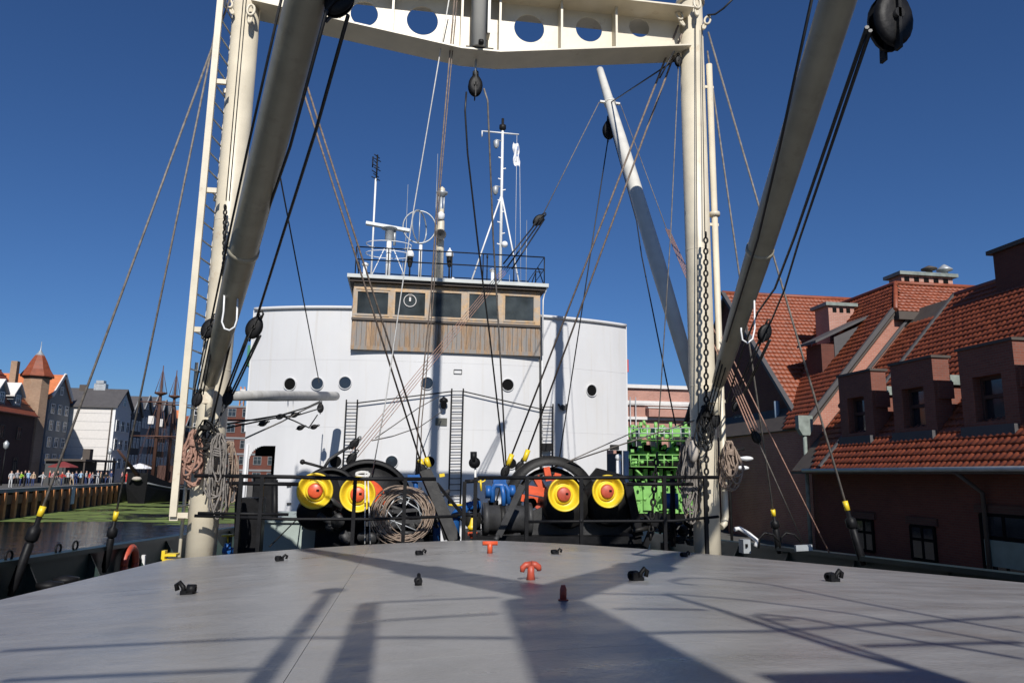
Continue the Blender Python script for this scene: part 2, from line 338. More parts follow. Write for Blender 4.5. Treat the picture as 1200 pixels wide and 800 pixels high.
def gabled_house(name, label, X, Y0, Y1, zb, ze, za, depth, wm, rm, verge=None, nwin=(2, 3), fm=None, grp='houses along the far quay'):
    t = thing(name, label, 'house', (X, (Y0+Y1)/2, zb), grp); ym = (Y0+Y1)/2
    obj('wall', MB().prism([(X, Y0, zb), (X, Y1, zb), (X, Y1, ze), (X, ym, za), (X, Y0, ze)], (-depth, 0, 0)), wm, t)
    rb = MB()
    for ya, s_ in ((Y0, -1), (Y1, 1)):
        d = V((0, ya-ym, ze-za)).normalized(); n_ = V((0, s_*abs(d.z), abs(d.y)))
        a = V((X+0.25, ym, za))+n_*0.01; b = V((X+0.25, ya, ze))+d*0.4+n_*0.01
        rb.prism([a, b, b+n_*0.22, a+n_*0.22], (-depth-0.5, 0, 0))
    obj('roof', rb, rm, t)
    if verge:
        for ya in (Y0, Y1): obj('verge_board', MB().bar(V((X+0.35, ym, za+0.22)), V((X+0.35, ya, ze+0.12)), 0.5, 0.2, (0, 0, 1)), verge, t)
    nc, nr = nwin
    for r in range(nr):
        for c in range(nc):
            z = zb+2.2+(ze-zb-2.6)*(r+0.5)/nr; y = Y0+(Y1-Y0)*(c+0.5)/nc
            window(t, (X+0.02, y, z), (Y1-Y0)/nc*0.5, (ze-zb-2.6)/nr*0.6, 0, fm)
    window(t, (X+0.02, ym, ze+(za-ze)*0.35), 0.9, min(1.3, (za-ze)*0.4), 0, fm)
    return t
# brick granary at far left with white dormers
t = thing('granary', 'dark brick granary with red tiled roof and pale dormers at the left edge', 'building', (-50, 92, LQZ))
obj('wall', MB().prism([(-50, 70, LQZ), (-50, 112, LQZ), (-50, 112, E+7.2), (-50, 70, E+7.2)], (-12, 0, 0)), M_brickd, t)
rb = MB(); rb.prism([(-49.6, 69.5, E+7.0), (-56, 69.5, E+14.2), (-62.4, 69.5, E+7.0)], (0, 42.8, 0)); obj('roof', rb, M_tile, t)
rb = MB()
for i in range(9):
    f = i/9; a = V((-49.6-6.4*f, 69.4, E+7.02+7.2*f)); rb.bar(a, a+V((0, 43, 0)), 0.14, 0.1, (0, 0, 1))
stuff(obj('tile_course', rb, M_tile, t))
for i, y in enumerate((95, 99.5, 103.7, 107.9)):
    d = obj('dormer', MB().prism([(-50.6, y-1.1, E+8), (-50.6, y+1.1, E+8), (-50.6, y+1.1, E+9.6), (-50.6, y, E+10.9), (-50.6, y-1.1, E+9.6)], (-3.2, 0, 0)), M_wallgr, t)
    db = MB()
    for s_ in (-1, 1): db.prism([(-50.3, y, E+11.05), (-50.3, y+s_*1.5, E+9.35), (-50.3, y+s_*1.5, E+9.6), (-50.3, y, E+11.3)], (-3.5, 0, 0))
    o = obj('dormer_roof', db, M_wallwh, d); window(d, (-50.58, y, E+9.0), 1.1, 1.3)
obj('chimney', MB().bb((-55.5, 106, E+13), (-57, 109, E+15.3)), M_brickd, t)
for i in range(6):
    for r in range(2): window(t, (-49.98, 86+i*4.4, LQZ+2.6+r*4.0), 1.1, 1.7, 0, M_soffit)
obj('chimney', MB().bb((-52.6, 110.8, LQZ), (-53.4, 111.6, E+14.6)), M_bricko, t, 'tall brown brick chimney stack')
# octagonal tower
tc_ = V((-51.4, 114.3, 0)); t = thing('brick_tower', 'octagonal brown brick tower with a pointed red tiled roof and white tip', 'tower', (tc_.x, tc_.y, LQZ))
obj('wall', MB().lathe([(1.7, LQZ), (1.7, E+13.0)], tc_, n=8, smooth=False), M_bricko, t)
obj('cornice', MB().lathe([(1.7, E+12.6), (1.95, E+12.7), (1.95, E+13.0), (1.7, E+13.1)], tc_, n=8, smooth=False), M_soffit, t)
obj('roof', MB().lathe([(0.1, E+12.8), (2.25, E+12.85), (2.25, E+13.0), (1.65, E+13.9), (1.1, E+15.1), (0.6, E+16.0), (0.1, E+16.1)], tc_, n=8, smooth=False), M_tile, t)
obj('spire', MB().lathe([(0.66, E+15.9), (0.3, E+16.4), (0.07, E+16.8), (0.03, E+18.0), (0, E+18.0)], tc_, n=8), M_galv, t)
for z, a in ((E+10.4, -0.4), (E+10.4, 0.4), (E+7.6, 0.3), (E+4.5, -0.3), (E+2.0, 0.3)):
    d = V((math.sin(a), -math.cos(a), 0)); o = obj('loophole', MB().box((0, 0, 0), (0.3, 0.16, 1.0)), M_dark, t); o.location = tc_+d*1.6+V((0, 0, z))-WL[t.name]; o.rotation_euler = (0, 0, a)
gabled_house('gabled_house', 'grey gabled house with orange roof between brick tower and white building', -52, 120.3, 127.4, LQZ, E+10.6, E+14.2, 12, M_wallgr, M_tile2, M_wallwh, (3, 4))
# white building with grey roof
t = thing('white_building', 'long white rendered building with grey roof and rooftop units', 'building', (-45.3, 131.0, LQZ))
obj('wall', MB().prism([(-45.3, 128.0, LQZ), (-45.3, 135.2, LQZ), (-45.3, 135.2, E+9.8), (-45.3, 131.6, E+12.7), (-45.3, 128.0, E+9.8)], (-10, 0, 0)), M_wallwh, t)
rb = MB()
rb.prism([(-44.9, 127.6, E+9.75), (-44.9, 131.6, E+12.95), (-44.9, 131.6, E+13.2), (-44.9, 127.6, E+10.0)], (-10.8, 0, 0))
rb.prism([(-44.9, 135.6, E+9.75), (-44.9, 131.6, E+12.95), (-44.9, 131.6, E+13.2), (-44.9, 135.6, E+10.0)], (-10.8, 0, 0))
obj('roof', rb, M_slate, t)
for z in range(8): obj('cladding_joint', MB().bb((-45.4, 127.985, LQZ+1.4+z*1.35), (-55.2, 128.02, LQZ+1.44+z*1.35)), M_wallgr, t)
obj('corner_board', MB().bb((-45.28, 127.97, LQZ), (-45.62, 128.3, E+9.7)), M_whitem, t)
obj('drainpipe', MB().cyl((-45.85, 127.85, LQZ), (-45.85, 127.85, E+9.7), 0.09, 8), M_soffit, t)
obj('rooftop_unit', MB().bb((-50.2, 131.2, E+12.9), (-48.4, 132.4, E+14.0)).bb((-49.9, 131.1, E+14.0), (-48.7, 132.2, E+14.5)), M_galv, t)
obj('rooftop_unit', MB().bb((-52.3, 130.9, E+12.6), (-51.3, 131.9, E+13.7)), M_soffit, t)
for r in range(3):
    for c in range(3): window(t, (-45.27, 129.3+c*2.3, LQZ+3+r*3), 1.4, 1.8)
window(t, (-45.27, 131.6, E+10.9), 1.2, 1.2)
hl = [('dark house with a steep grey gable right of the white building', 135.4, 140.5, 9.4, 12.2, M_walldk, M_slate),
      ('second dark gabled house, pale flank showing behind the right shroud', 140.8, 145.2, 10.4, 13.0, M_wallgr, M_slate),
      ('grey gabled house left of the ship masts', 145.4, 150, 10.8, 13.4, M_walldk, M_slate),
      ('dark glazed gable house behind the ship masts', 150.2, 155.2, 9.0, 13.2, M_soffit, M_slate),
      ('pale blue gabled house right of the ship masts', 155.4, 160.2, 9.5, 13.2, M_wallblue, M_slate),
      ('narrow cream house with orange roof beside the ladder', 160.4, 166.0, 8.5, 12.2, M_wallcr, M_tile2),
      ('farthest house with red roof behind the ladder rails', 166.2, 174.0, 7.5, 11.5, M_wallcr, M_tile)]
for lab, y0, y1, ze, za, wm, rm in hl: gabled_house('gabled_house', lab, -45.3, y0, y1, LQZ, E+ze, E+za, 11, wm, rm, M_wallgr, (3, 3))
# brick building seen between left post and deckhouse
def block(name, label, a, b, wm, floors, bays, grp=None, cat='building', ww=1.5, wh=1.6, band=None, fm=None):
    t = thing(name, label, cat, (min(a[0], b[0]), a[1], a[2]), grp)
    obj('wall', MB().bb(a, b), wm, t)
    x0, x1 = sorted((a[0], b[0])); z0, z1 = a[2], b[2]
    for r in range(floors):
        for c in range(bays):
            window(t, (x0+(x1-x0)*(c+0.5)/bays, a[1]-0.03, z0+(z1-z0)*(r+0.55)/floors), ww, wh, -math.pi/2, fm)
        if band: obj('band_course', MB().bb((x0-0.1, a[1]-0.14, z0+(z1-z0)*(r+1)/floors-0.35), (x1+0.1, a[1]+0.2, z0+(z1-z0)*(r+1)/floors)), band, t)
    return t
block('brick_building', 'red brick building with rows of white windows behind the left post', (-36, 150, 2), (-20, 165, E+12.5), M_brick, 5, 6, band=M_wallgr, fm=M_wallgr)
block('glazed_building', 'dark blue glazed block left of the brick one behind the post', (-44, 168, 2), (-35, 180, E+14), M_walldk, 5, 4)
block('low_brick_building', 'low red brick house glimpsed through the left deckhouse opening', (-19, 140, 2), (-8, 150, E+7.5), M_brick, 3, 5, band=M_wallgr, fm=M_soffit)
# tower crane far away (orange)
t = thing('tower_crane', 'slender orange tower crane mast behind the left post', 'crane', (-38, 185, 2))
cr = MB()
for dx, dy in ((0, 0), (0.9, 0), (0, 0.9), (0.9, 0.9)): cr.bar((-38+dx, 185+dy, 2), (-38+dx, 185+dy, E+20), 0.16, 0.16)
for i in range(22): cr.bar((-38, 185, 2+i), (-37.1, 185, 3+i), 0.1, 0.1)
obj('mast_section', cr, M_timber, t); obj('cab', MB().box((-37.2, 184.6, E+18.5), (1.2, 1.2, 1.6)), M_wallwh, t)

# ---- cafe pavilion and awnings on the left quay
t = thing('cafe_pavilion', 'low dark cafe pavilion with flat roof on the far quay', 'pavilion', (-46.5, 118, LQZ))
obj('roof', MB().bb((-49, 114.0, LQZ+3.1), (-43.6, 126.0, LQZ+3.4)), M_soffit, t)
obj('wall', MB().bb((-49, 114.5, LQZ), (-46.3, 125.5, LQZ+3.08)), M_walldk, t)
obj('vent_box', MB().bb((-46.6, 120.5, LQZ+3.4), (-45.6, 121.7, LQZ+5.0)), M_soffit, t)
for y in (114.3, 118.2, 122.0, 125.7): obj('column', MB().bb((-43.9, y-0.1, LQZ), (-43.7, y+0.1, LQZ+3.1)), M_soffit, t)
def parasol(x, y, label, m):
    t = thing('parasol', label, 'parasol', (x, y, LQZ), 'parasols on the far quay')
    obj('pole', MB().cyl((x, y, LQZ), (x, y, LQZ+2.7), 0.05, 6), M_soffit, t)
    obj('canopy', MB().lathe([(1.9, LQZ+2.2), (1.85, LQZ+2.35), (0.1, LQZ+3.0)], (x, y, 0), n=8, smooth=False), m, t)
parasol(-39.2, 123, 'wide white parasol on the quay beside the old ship', M_flag); parasol(-40.6, 128.5, 'cream parasol behind the white one on the quay', M_wallcr)
parasol(-44.6, 109.5, 'dark red parasol in front of the granary', mat('maroon_cloth', (0.2, 0.03, 0.03), 0.8))
for i, (x, y, lab) in enumerate(((-45.6, 96, 'black lamp post at the left edge before the granary'), (-43.0, 121, 'black lamp post in front of the white building corner'))):
    t = thing('street_lamp', lab, 'street lamp', (x, y, LQZ))
    obj('post', MB().tube([(x, y, LQZ), (x, y, LQZ+4.2)], [0.1, 0.06], 8), M_black, t); obj('lantern', MB().lathe([(0.1, 4.2), (0.28, 4.4), (0.32, 4.9), (0.05, 5.2)], (x, y, LQZ), n=8), M_galv, t)

# ---- people on the far quay
def person_mesh(kind):
    st = {0: dict(l=0.02, a=0.05), 1: dict(l=0.20, a=0.18), 2: dict(l=0.05, a=0.45)}[kind]
    J = [(0, 0, 0.95), (0, 0, 1.18), (0, 0, 1.42), (0, 0, 1.52), (0, 0.01, 1.64), (0, 0, 1.76),
         (0.09, 0, 0.90), (0.10, -st['l'], 0.5), (0.10, -st['l']*0.3, 0.07), (0.10, -st['l']*0.3-0.13, 0.03),
         (-0.09, 0, 0.90), (-0.10, st['l'], 0.5), (-0.10, st['l']*1.5, 0.07), (-0.10, st['l']*1.5-0.13, 0.03),
         (0.19, 0, 1.40), (0.24, st['a'], 1.12), (0.22, -0.02 if kind == 1 else -st['a'], 0.90 if kind != 2 else 1.2),
         (-0.19, 0, 1.40), (-0.24, -st['a']*0.5, 1.12), (-0.22, -0.12, 0.88)]
    R = [0.145, 0.14, 0.13, 0.06, 0.105, 0.085, 0.095, 0.065, 0.045, 0.035, 0.095, 0.065, 0.045, 0.035, 0.06, 0.045, 0.035, 0.06, 0.045, 0.035]
    Ed = [(0, 1), (1, 2), (2, 3), (3, 4), (4, 5), (0, 6), (6, 7), (7, 8), (8, 9), (0, 10), (10, 11), (11, 12), (12, 13), (2, 14), (14, 15), (15, 16), (2, 17), (17, 18), (18, 19)]
    me = bpy.data.meshes.new('person'); me.from_pydata(J, Ed, []); o = bpy.data.objects.new('person', me); COL.objects.link(o)
    mo = o.modifiers.new('skin', 'SKIN')
    for i, v in enumerate(me.skin_vertices[0].data): v.radius = (R[i], R[i]*(0.75 if i < 3 else 1)); v.use_root = (i == 0)
    o.modifiers.new('sub', 'SUBSURF').levels = 1
    dg = bpy.context.evaluated_depsgraph_get(); m2 = bpy.data.meshes.new_from_object(o.evaluated_get(dg)); bpy.data.objects.remove(o)
    m2.materials.clear()
    for q in (M_skin, M_flag, M_soffit, M_hair): m2.materials.append(q)
    for p in m2.polygons:
        c = p.center
        p.material_index = 3 if (c.z > 1.70 or (c.z > 1.58 and c.y > 0.04)) else (0 if c.z > 1.47 or (abs(c.x) > 0.17 and c.z < 1.1 and c.z > 0.8) else (1 if c.z > 0.94 else 2))
        p.use_smooth = True
    return m2
PM = [person_mesh(k) for k in range(3)]
SH = {'white': (0.5, 0.5, 0.5), 'black': (0.02, 0.02, 0.02), 'red': (0.5, 0.04, 0.03), 'navy': (0.03, 0.05, 0.14), 'grey': (0.25, 0.25, 0.27), 'lime': (0.35, 0.6, 0.05), 'pink': (0.6, 0.3, 0.3), 'tan': (0.42, 0.31, 0.2), 'light blue': (0.3, 0.45, 0.6)}
SHM = {k: mat('cloth_'+k.replace(' ', '_'), c, 0.85, var=0.08) for k, c in SH.items()}
ppl = [(13, 'white', 'white', 'person in all white standing far left by the lamp post'), (20, 'grey', 'black', 'person in grey top and black trousers beside the one in white'),
       (24.5, 'lime', 'navy', 'person in lime green vest at the quay edge'), (29, 'black', 'black', 'person all in black right of the lime vest'), (33, 'light blue', 'navy', 'person in light blue shirt before the tower'),
       (50, 'white', 'grey', 'person in white shirt and grey trousers right of the tower'), (58, 'red', 'black', 'person in red top left of the nearest shroud'), (62.5, 'pink', 'navy', 'person in pink shirt behind the shroud'),
       (72.5, 'red', 'navy', 'person in red shirt and navy trousers right of the shroud'), (79.5, 'white', 'black', 'person in white shirt and black trousers at the pavilion corner'), (84.5, 'white', 'tan', 'person in white shirt and tan trousers by the pavilion'),
       (94.5, 'light blue', 'black', 'person in light blue by the pavilion column'), (101, 'white', 'navy', 'person in white shirt and navy trousers under the pavilion'), (108, 'grey', 'navy', 'person in grey shirt near the pavilion middle'),
       (114.5, 'white', 'white', 'person in white top and trousers near the pavilion end'), (118, 'tan', 'black', 'person in tan jacket near the drainpipe'), (124, 'black', 'navy', 'person in black shirt by the building corner'),
       (130, 'navy', 'grey', 'person in navy shirt and grey trousers by the second lamp'), (148, 'red', 'red', 'person in a bright red dress near the white parasol'), (143, 'pink', 'black', 'person in pink top left of the red dress'),
       (156, 'white', 'navy', 'person in white beside the old ship bow'), (39, 'tan', 'navy', 'person in tan shirt at the foot of the tower'), (67.5, 'black', 'grey', 'person in black top and grey trousers between two red shirts'), (89, 'navy', 'navy', 'person all in navy left of the pavilion column'), (105, 'red', 'grey', 'person in red shirt and grey trousers under the pavilion roof')]
for i, (px, a, b, lab) in enumerate(ppl):
    Yp = 84+0.2*px+(i*7 % 5)*1.6+ (8 if px > 135 else 0); g = P(px, 560, Y=Yp)
    o = bpy.data.objects.new('person', PM[i % 3].copy() if i < 0 else PM[i % 3]); COL.objects.link(o)
    o.location = (g.x, g.y, LQZ); o.rotation_euler = (0, 0, random.uniform(-2.5, 2.5)); s_ = 1.0+0.06*math.sin(i*2.3); o.scale = (s_, s_, s_)
    for k, m_ in ((1, SHM[a]), (2, SHM[b])): o.material_slots[k].link = 'OBJECT'; o.material_slots[k].material = m_
    tag(o, lab, 'person', 'people on the far quay')

# ---- old sailing ship moored on the far bank
gx, gy = -36.0, 112.5
t = thing('sailing_ship', 'black hulled old sailing ship with two bare masts on the far bank', 'sailing ship', (gx, gy, 0))
hb = MB(); secs = []
for i in range(11):
    f = i/10; hw = 3.6*math.sin(math.pi*min(1, 0.08+f*0.62))**0.7; zt = 2.3+1.9*(abs(f-0.5)*2)**2.2
    cx, cy = gx+f*1.0, gy+f*26
    secs.append([(cx-hw, cy, zt), (cx-hw*1.02, cy, zt*0.55), (cx-hw*0.75, cy+0.5, -0.5), (cx+hw*0.75, cy+0.5, -0.5), (cx+hw*1.02, cy, zt*0.55), (cx+hw, cy, zt)])
vs = [p for s_ in secs for p in s_]
fs = [(i*6+j, (i+1)*6+j, (i+1)*6+j+1, i*6+j+1) for i in range(10) for j in range(5)]+[tuple(range(6)), tuple(range(60, 66))]+[(i*6, i*6+5, (i+1)*6+5, (i+1)*6) for i in range(10)]
obj('hull', hb.add(vs, fs), M_black, t)
obj('rubbing_strake', MB().tube([(secs[i][4][0]+0.05, secs[i][4][1], secs[i][4][2]+0.5) for i in range(11)], 0.12, 5).tube([(secs[i][1][0]-0.05, secs[i][1][1], secs[i][1][2]+0.5) for i in range(11)], 0.12, 5), M_wallgr, t)
obj('figurehead', MB().ball((gx+0.1, gy-0.6, 3.4), 0.45, 8, (1.6, 1, 0.7)), M_wallcr, t)
obj('bowsprit', MB().tube([(gx, gy, 3.9), (gx-0.9, gy-6, 7.2)], [0.3, 0.14], 8), M_brickd, t)
mwood = mat('mast_timber', (0.10, 0.045, 0.03), 0.7)
for i, (mx_, my_, ht) in enumerate(((gx+0.1, gy+6.3, 15.7), (gx+0.2, gy+13, 15.9))):
    k = E+ht
    ms = obj('mast', MB().tube([(mx_, my_, 2), (mx_, my_, k-5), (mx_, my_, k)], [0.32, 0.22, 0.06], 8), mwood, t)
    obj('mast_top', MB().lathe([(0.2, k-4.6), (0.9, k-4.3), (0.9, k-4.1), (0.15, k-4.1)], (mx_, my_, 0), n=10), mwood, ms)
    sh = MB()
    for a in range(8):
        c_, s_ = math.cos(a*math.pi/4), math.sin(a*math.pi/4)
        sh.tube([(mx_+0.9*c_, my_+0.9*s_, k-4.2), (mx_, my_, k-0.6)], 0.028, 4); sh.tube([(mx_+3.2*c_, my_+3*s_, 3), (mx_, my_, k-4.6)], 0.022, 4)
    obj('shrouds', sh, mwood, ms)
    for z, hw in ((k-5.6, 3.0), (9.6, 3.6)): obj('yard', MB().tube([(mx_-hw, my_-0.4, z), (mx_, my_-0.4, z), (mx_+hw, my_-0.4, z)], [0.06, 0.12, 0.06], 6), mwood, ms)
    obj('lookout', MB().box((mx_-0.8*i-0.9, my_-0.3, 12), (0.8, 0.3, 1.2)), M_wallwh, ms)
obj('deckhouse', MB().bb((gx-2.5, gy+17, 2), (gx+2.8, gy+24, 5.4)), M_brickd, t)

# ================================================================== RIGHT BANK BUILDINGS
def tiles(name, parent, o, u, v, Lu, Lv, mask=None, tw=0.25, ch=0.33, m=None, sub=4):
    o, u, v = V(o), V(u).normalized(), V(v).normalized(); n = u.cross(v)
    if n.z < 0: n = -n
    nu = int(Lu/tw); nv = int(Lv/ch); mb = MB()
    for j in range(nv):
        v0, v1 = j*ch-0.03, (j+1)*ch; base = len(mb.v); row = []
        jit = [random.uniform(-0.008, 0.012) for _ in range(nu+2)]
        for i in range(nu*sub+1):
            uu = i*tw/sub; h = 0.024*math.cos(2*math.pi*i/sub)+jit[i//sub]
            mb.v.append(tuple(o+u*uu+v*v0+n*(0.07+h))); mb.v.append(tuple(o+u*uu+v*v1+n*(0.02+h*0.9))); mb.v.append(tuple(o+u*uu+v*v0+n*(0.0)))
        for i in range(nu*sub):
            uc, vc = (i+0.5)*tw/sub, (j+0.5)*ch
            if mask and not mask(uc, vc): continue
            a = base+3*i; mb.f.append((a, a+3, a+4, a+1)); mb.sm.append(True); mb.mi.append(0)
            mb.f.append((a+2, a+5, a+3, a)); mb.sm.append(False); mb.mi.append(0)
    me = bpy.data.meshes.new(name); off = WL[parent.name]
    me.from_pydata([(x-off.x, y-off.y, z-off.z) for x, y, z in mb.v], [], mb.f); me.materials.append(m or M_tile); me.polygons.foreach_set('use_smooth', mb.sm)
    ob = bpy.data.objects.new(name, me); COL.objects.link(ob); ob.parent = parent; return stuff(ob)
# ---- building A: long brick house with dormers
AX, AZ, RX, RZ = 17.6, E+0.4, 24.7, E+8.25
YA = 31.8; YS = 29.4
t = thing('dormer_house', 'long red brick house with tiled roof and brick dormers, nearest on the right', 'house', (18.6, 20, QZ))
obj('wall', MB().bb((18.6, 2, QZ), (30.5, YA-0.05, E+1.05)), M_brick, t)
rk = (RZ-AZ)/(RX-AX)
rb = MB(); rb.prism([(AX, 2, AZ-0.02), (RX, 2, RZ-0.02), (31.8, 2, AZ-0.02)], (0, YA-2.05, 0)); obj('roof', rb, M_soffit, t)
sl = V((RX-AX, 0, RZ-AZ)); Ls = sl.length
tiles('roof_tiles', t, (AX-0.06, 2, AZ), (0, 1, 0), sl, YS-2.05, Ls)
tiles('roof_tiles', t, (AX-0.06, YS+0.1, AZ-0.1), (0, 1, 0), sl, YA-YS-0.2, Ls-0.9, lambda u, v: u < 0.6+v*0.6)
obj('roof_seam', MB().bar((AX, YS, AZ+0.1), (RX, YS, RZ+0.1), 0.15, 0.2, (0, 1, 0)), M_slate, t)
obj('verge_flashing', MB().bar((AX+2.6, YA-0.08, AZ+2.6*rk+0.2), (RX-0.7, YA-0.08, RZ-0.7*rk+0.2), 0.12, 0.12, (0, 1, 0)), M_slate, t)
obj('ridge_cap', MB().tube([(RX, 2, RZ+0.05), (RX, YS, RZ+0.05)], 0.15, 8), M_tile, t)
obj('gutter', MB().tube([(AX-0.12, 2, AZ-0.02), (AX-0.12, YA-1.2, AZ-0.02)], 0.08, 8), M_galv, t)
obj('soffit', MB().bb((AX-0.05, 2, AZ-0.16), (18.6, YA-0.05, AZ-0.06)), M_soffit, t)
for y in (21.6,): obj('downpipe', MB().tube([(AX-0.1, y, AZ-0.08), (18.45, y, AZ-0.75), (18.45, y, QZ)], 0.07, 8), M_soffit, t)
def fac_win(px0, px1, py0, py1, name='window'):
    a, b = P(px0, py0, X=18.6), P(px1, py1, X=18.6)
    y0, y1, z0, z1 = min(a.y, b.y), max(a.y, b.y), max(QZ+0.3, min(a.z, b.z)), max(a.z, b.z)
    mb = MB().bb((18.55, y0, z0), (18.7, y1, z1)); mb.m(1)
    for y in (y0, y1, (y0+y1)/2): mb.bb((18.53, y-0.05, z0), (18.6, y+0.05, z1))
    for z in (z0, z1, z0+(z1-z0)*0.6): mb.bb((18.528, y0, z-0.05), (18.6, y1, z+0.05))
    obj(name, mb, [M_dkglass, M_dark], t)
    obj('lintel', MB().bb((18.52, y0-0.2, z1+0.05), (18.62, y1+0.2, z1+0.3)), M_brickd, t)
fac_win(1004, 1027, 608, 665); fac_win(1068, 1100, 615, 672); fac_win(1150, 1215, 602, 690)
obj('shop_blind', MB().bb((18.5, P(1215, 640, X=18.6).y, P(1180, 665, X=18.6).z), (18.54, P(1157, 640, X=18.6).y, P(1180, 634, X=18.6).z)), mat('blue_green_blind', (0.16, 0.22, 0.20), 0.5), t)
def dormer(y0, y1, lab=None):
    zt = E+4.32; zr = lambda x: AZ+(x-AX)*rk
    mb = MB(); b = zr(18.6)-0.05; zw0, zw1 = b+0.45, zt-0.95; ya, yb = y0+0.55, y1-0.55
    mb.bb((18.6, y0, b), (19.25, ya, zt)); mb.bb((18.6, yb, b), (19.25, y1, zt)); mb.bb((18.601, ya, zw1), (19.249, yb, zt-0.001)); mb.bb((18.601, ya, b), (19.249, yb, zw0))
    mb.bb((19.25, y0+0.12, b-0.3), (21.4, y1-0.12, zt-0.98))
    for yy in (y0-0.1, y1): mb.bb((18.7, yy, zt-1.45), (19.3, yy+0.1, zt-0.85))
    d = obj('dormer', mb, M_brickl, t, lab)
    obj('coping', MB().bb((18.54, y0-0.06, zt), (19.32, y1+0.06, zt+0.09)), M_soffit, d)
    obj('dormer_roof', MB().bb((19.26, y0-0.02, zt-0.95), (21.6, y1+0.02, zt-0.6)), M_copper, d)
    obj('skirt_flashing', MB().bb((18.42, y0+0.05, b-0.25), (18.6, y1-0.05, b+0.3)), M_slate, d)
    wb = MB().bb((18.95, ya, zw0), (19.0, yb, zw1)); wb.m(1); zm = zw0+(zw1-zw0)*0.55
    for y in (ya+0.05, yb-0.05): wb.bb((18.88, y-0.06, zw0), (18.96, y+0.06, zw1))
    for z in (zw0+0.05, zw1-0.05, zm): wb.bb((18.885, ya+0.1, z-0.06), (18.955, yb-0.1, z+0.06))
    obj('window', wb, [M_dkglass, M_brickd], d)
for y0, y1 in ((27.05, 29.3), (23.55, 25.83), (20.0, 22.3), (16.5, 18.8), (13.0, 15.3), (9.5, 11.8)): dormer(y0, y1)
ch = obj('chimney', MB().bb((24.0, 22.6, RZ-1.2), (25.6, 26.3, E+9.25)), M_brick, t); obj('chimney_cap', MB().bb((23.85, 22.4, E+9.25), (25.75, 26.5, E+9.42)), M_soffit, ch)
# ---- building B: gable with half-hip, behind A
YB = 31.9; BX, BZ, BRX, BRZ = 18.5, E+2.38, 25.1, E+10.0; kb_ = (BRZ-BZ)/(BRX-BX); ZH = E+8.0; XH = BX+(ZH-BZ)/kb_
t = thing('half_hip_house', 'brick house with pink lit gable strip and half-hipped tiled roof behind the dormers', 'house', (BX, YB, QZ))
gb = brick_mat('sun_toned_gable_brick', (0.42, 0.17, 0.115), (0.36, 0.135, 0.09), (0.38, 0.27, 0.22))  # lighter brick copy, the sun on this gable is put into its colour
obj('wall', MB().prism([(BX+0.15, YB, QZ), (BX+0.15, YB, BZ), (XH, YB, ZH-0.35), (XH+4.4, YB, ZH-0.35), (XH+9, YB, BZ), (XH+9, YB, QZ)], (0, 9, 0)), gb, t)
k2 = V((BRX-BX, 0, BRZ-BZ)); cb_ = (BRX-BX)/k2.length; vh = (XH-BX)/cb_
obj('roof', MB().prism([(BX, YB-0.1, BZ-0.05), (XH, YB-0.1, ZH-0.05), (BRX, YB+2.0, BRZ-0.05), (BRX, 44, BRZ-0.05), (BX, 44, BZ-0.05)], (0.06, 0, -0.05)), M_soffit, t)
tiles('roof_tiles', t, (BX-0.05, YB-0.1, BZ), (0, 1, 0), k2, 10, k2.length, lambda u, v: u > (v-vh)*cb_*1.11 and u < 2.7+(v*cb_-0.7)*1.11)
obj('verge_flashing', MB().bar((BX-0.12, YB-0.08, BZ+0.1), (XH-0.05, YB-0.08, ZH+0.12), 0.14, 0.2, (0, 1, 0)), M_slate, t)
fs_ = V((0, 2.1, BRZ-ZH)); tiles('hip_tiles', t, (XH, YB-0.25, ZH), (1, 0, 0), fs_, 7.0, fs_.length, lambda u, v: u > v*0.6, ch=0.30)
obj('hip_roof', MB().prism([(XH, YB-0.22, ZH-0.05), (XH+7.2, YB-0.22, ZH-0.05), (XH+7.2, YB+2.0, BRZ-0.05), (BRX-0.1, YB+2.0, BRZ-0.05)], (0, 0, -0.12)), M_soffit, t)
obj('hip_gutter', MB().bb((XH, YB-0.4, ZH-0.42), (XH+5, YB-0.02, ZH-0.03)), M_soffit, t)
obj('hip_ridge', MB().tube([(XH, YB-0.2, ZH+0.08), (BRX, YB+2.0, BRZ+0.05), (BRX, 41, BRZ+0.05)], 0.12, 7), M_tile, t)
obj('ridge_cap', MB().tube([(BRX, YB+2.0, BRZ+0.05), (XH+7.2, YB+2.0, BRZ+0.05)], 0.12, 7), M_tile, t)
ca, cb2 = P(1057, 335, Y=34.3), P(1117, 335, Y=34.3)
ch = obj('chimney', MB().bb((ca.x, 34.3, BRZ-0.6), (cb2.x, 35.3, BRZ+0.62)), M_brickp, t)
for i in range(5): x = ca.x+0.3+i*(cb2.x-ca.x-0.5)/4.4; obj('chimney_slot', MB().box((x, 34.3, BRZ+0.42), (0.28, 0.05, 0.24)), M_dark, ch)
obj('chimney_cap', MB().bb((ca.x-0.2, 34.1, BRZ+0.62), (cb2.x+0.2, 35.5, BRZ+0.8)), M_copper, ch)
for i, px in enumerate((1089, 1107)):
    x = P(px, 320, Y=34.8).x; obj('vent_cowl', MB().lathe([(0.16, 0), (0.16, 0.3), (0.40, 0.36), (0.40, 0.42), (0.05, 0.58+0.12*i), (0, 0.58+0.12*i)], (x, 34.8, BRZ+0.8), n=12), M_galv if i else M_soffit, ch)
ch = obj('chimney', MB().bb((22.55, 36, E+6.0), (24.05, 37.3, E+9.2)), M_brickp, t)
for x in (22.9, 23.3, 23.7): obj('chimney_slot', MB().box((x, 36, E+8.98), (0.22, 0.05, 0.24)), M_dark, ch)
obj('chimney_cap', MB().bb((22.35, 35.85, E+9.2), (24.2, 37.45, E+9.38)), M_copper, ch)
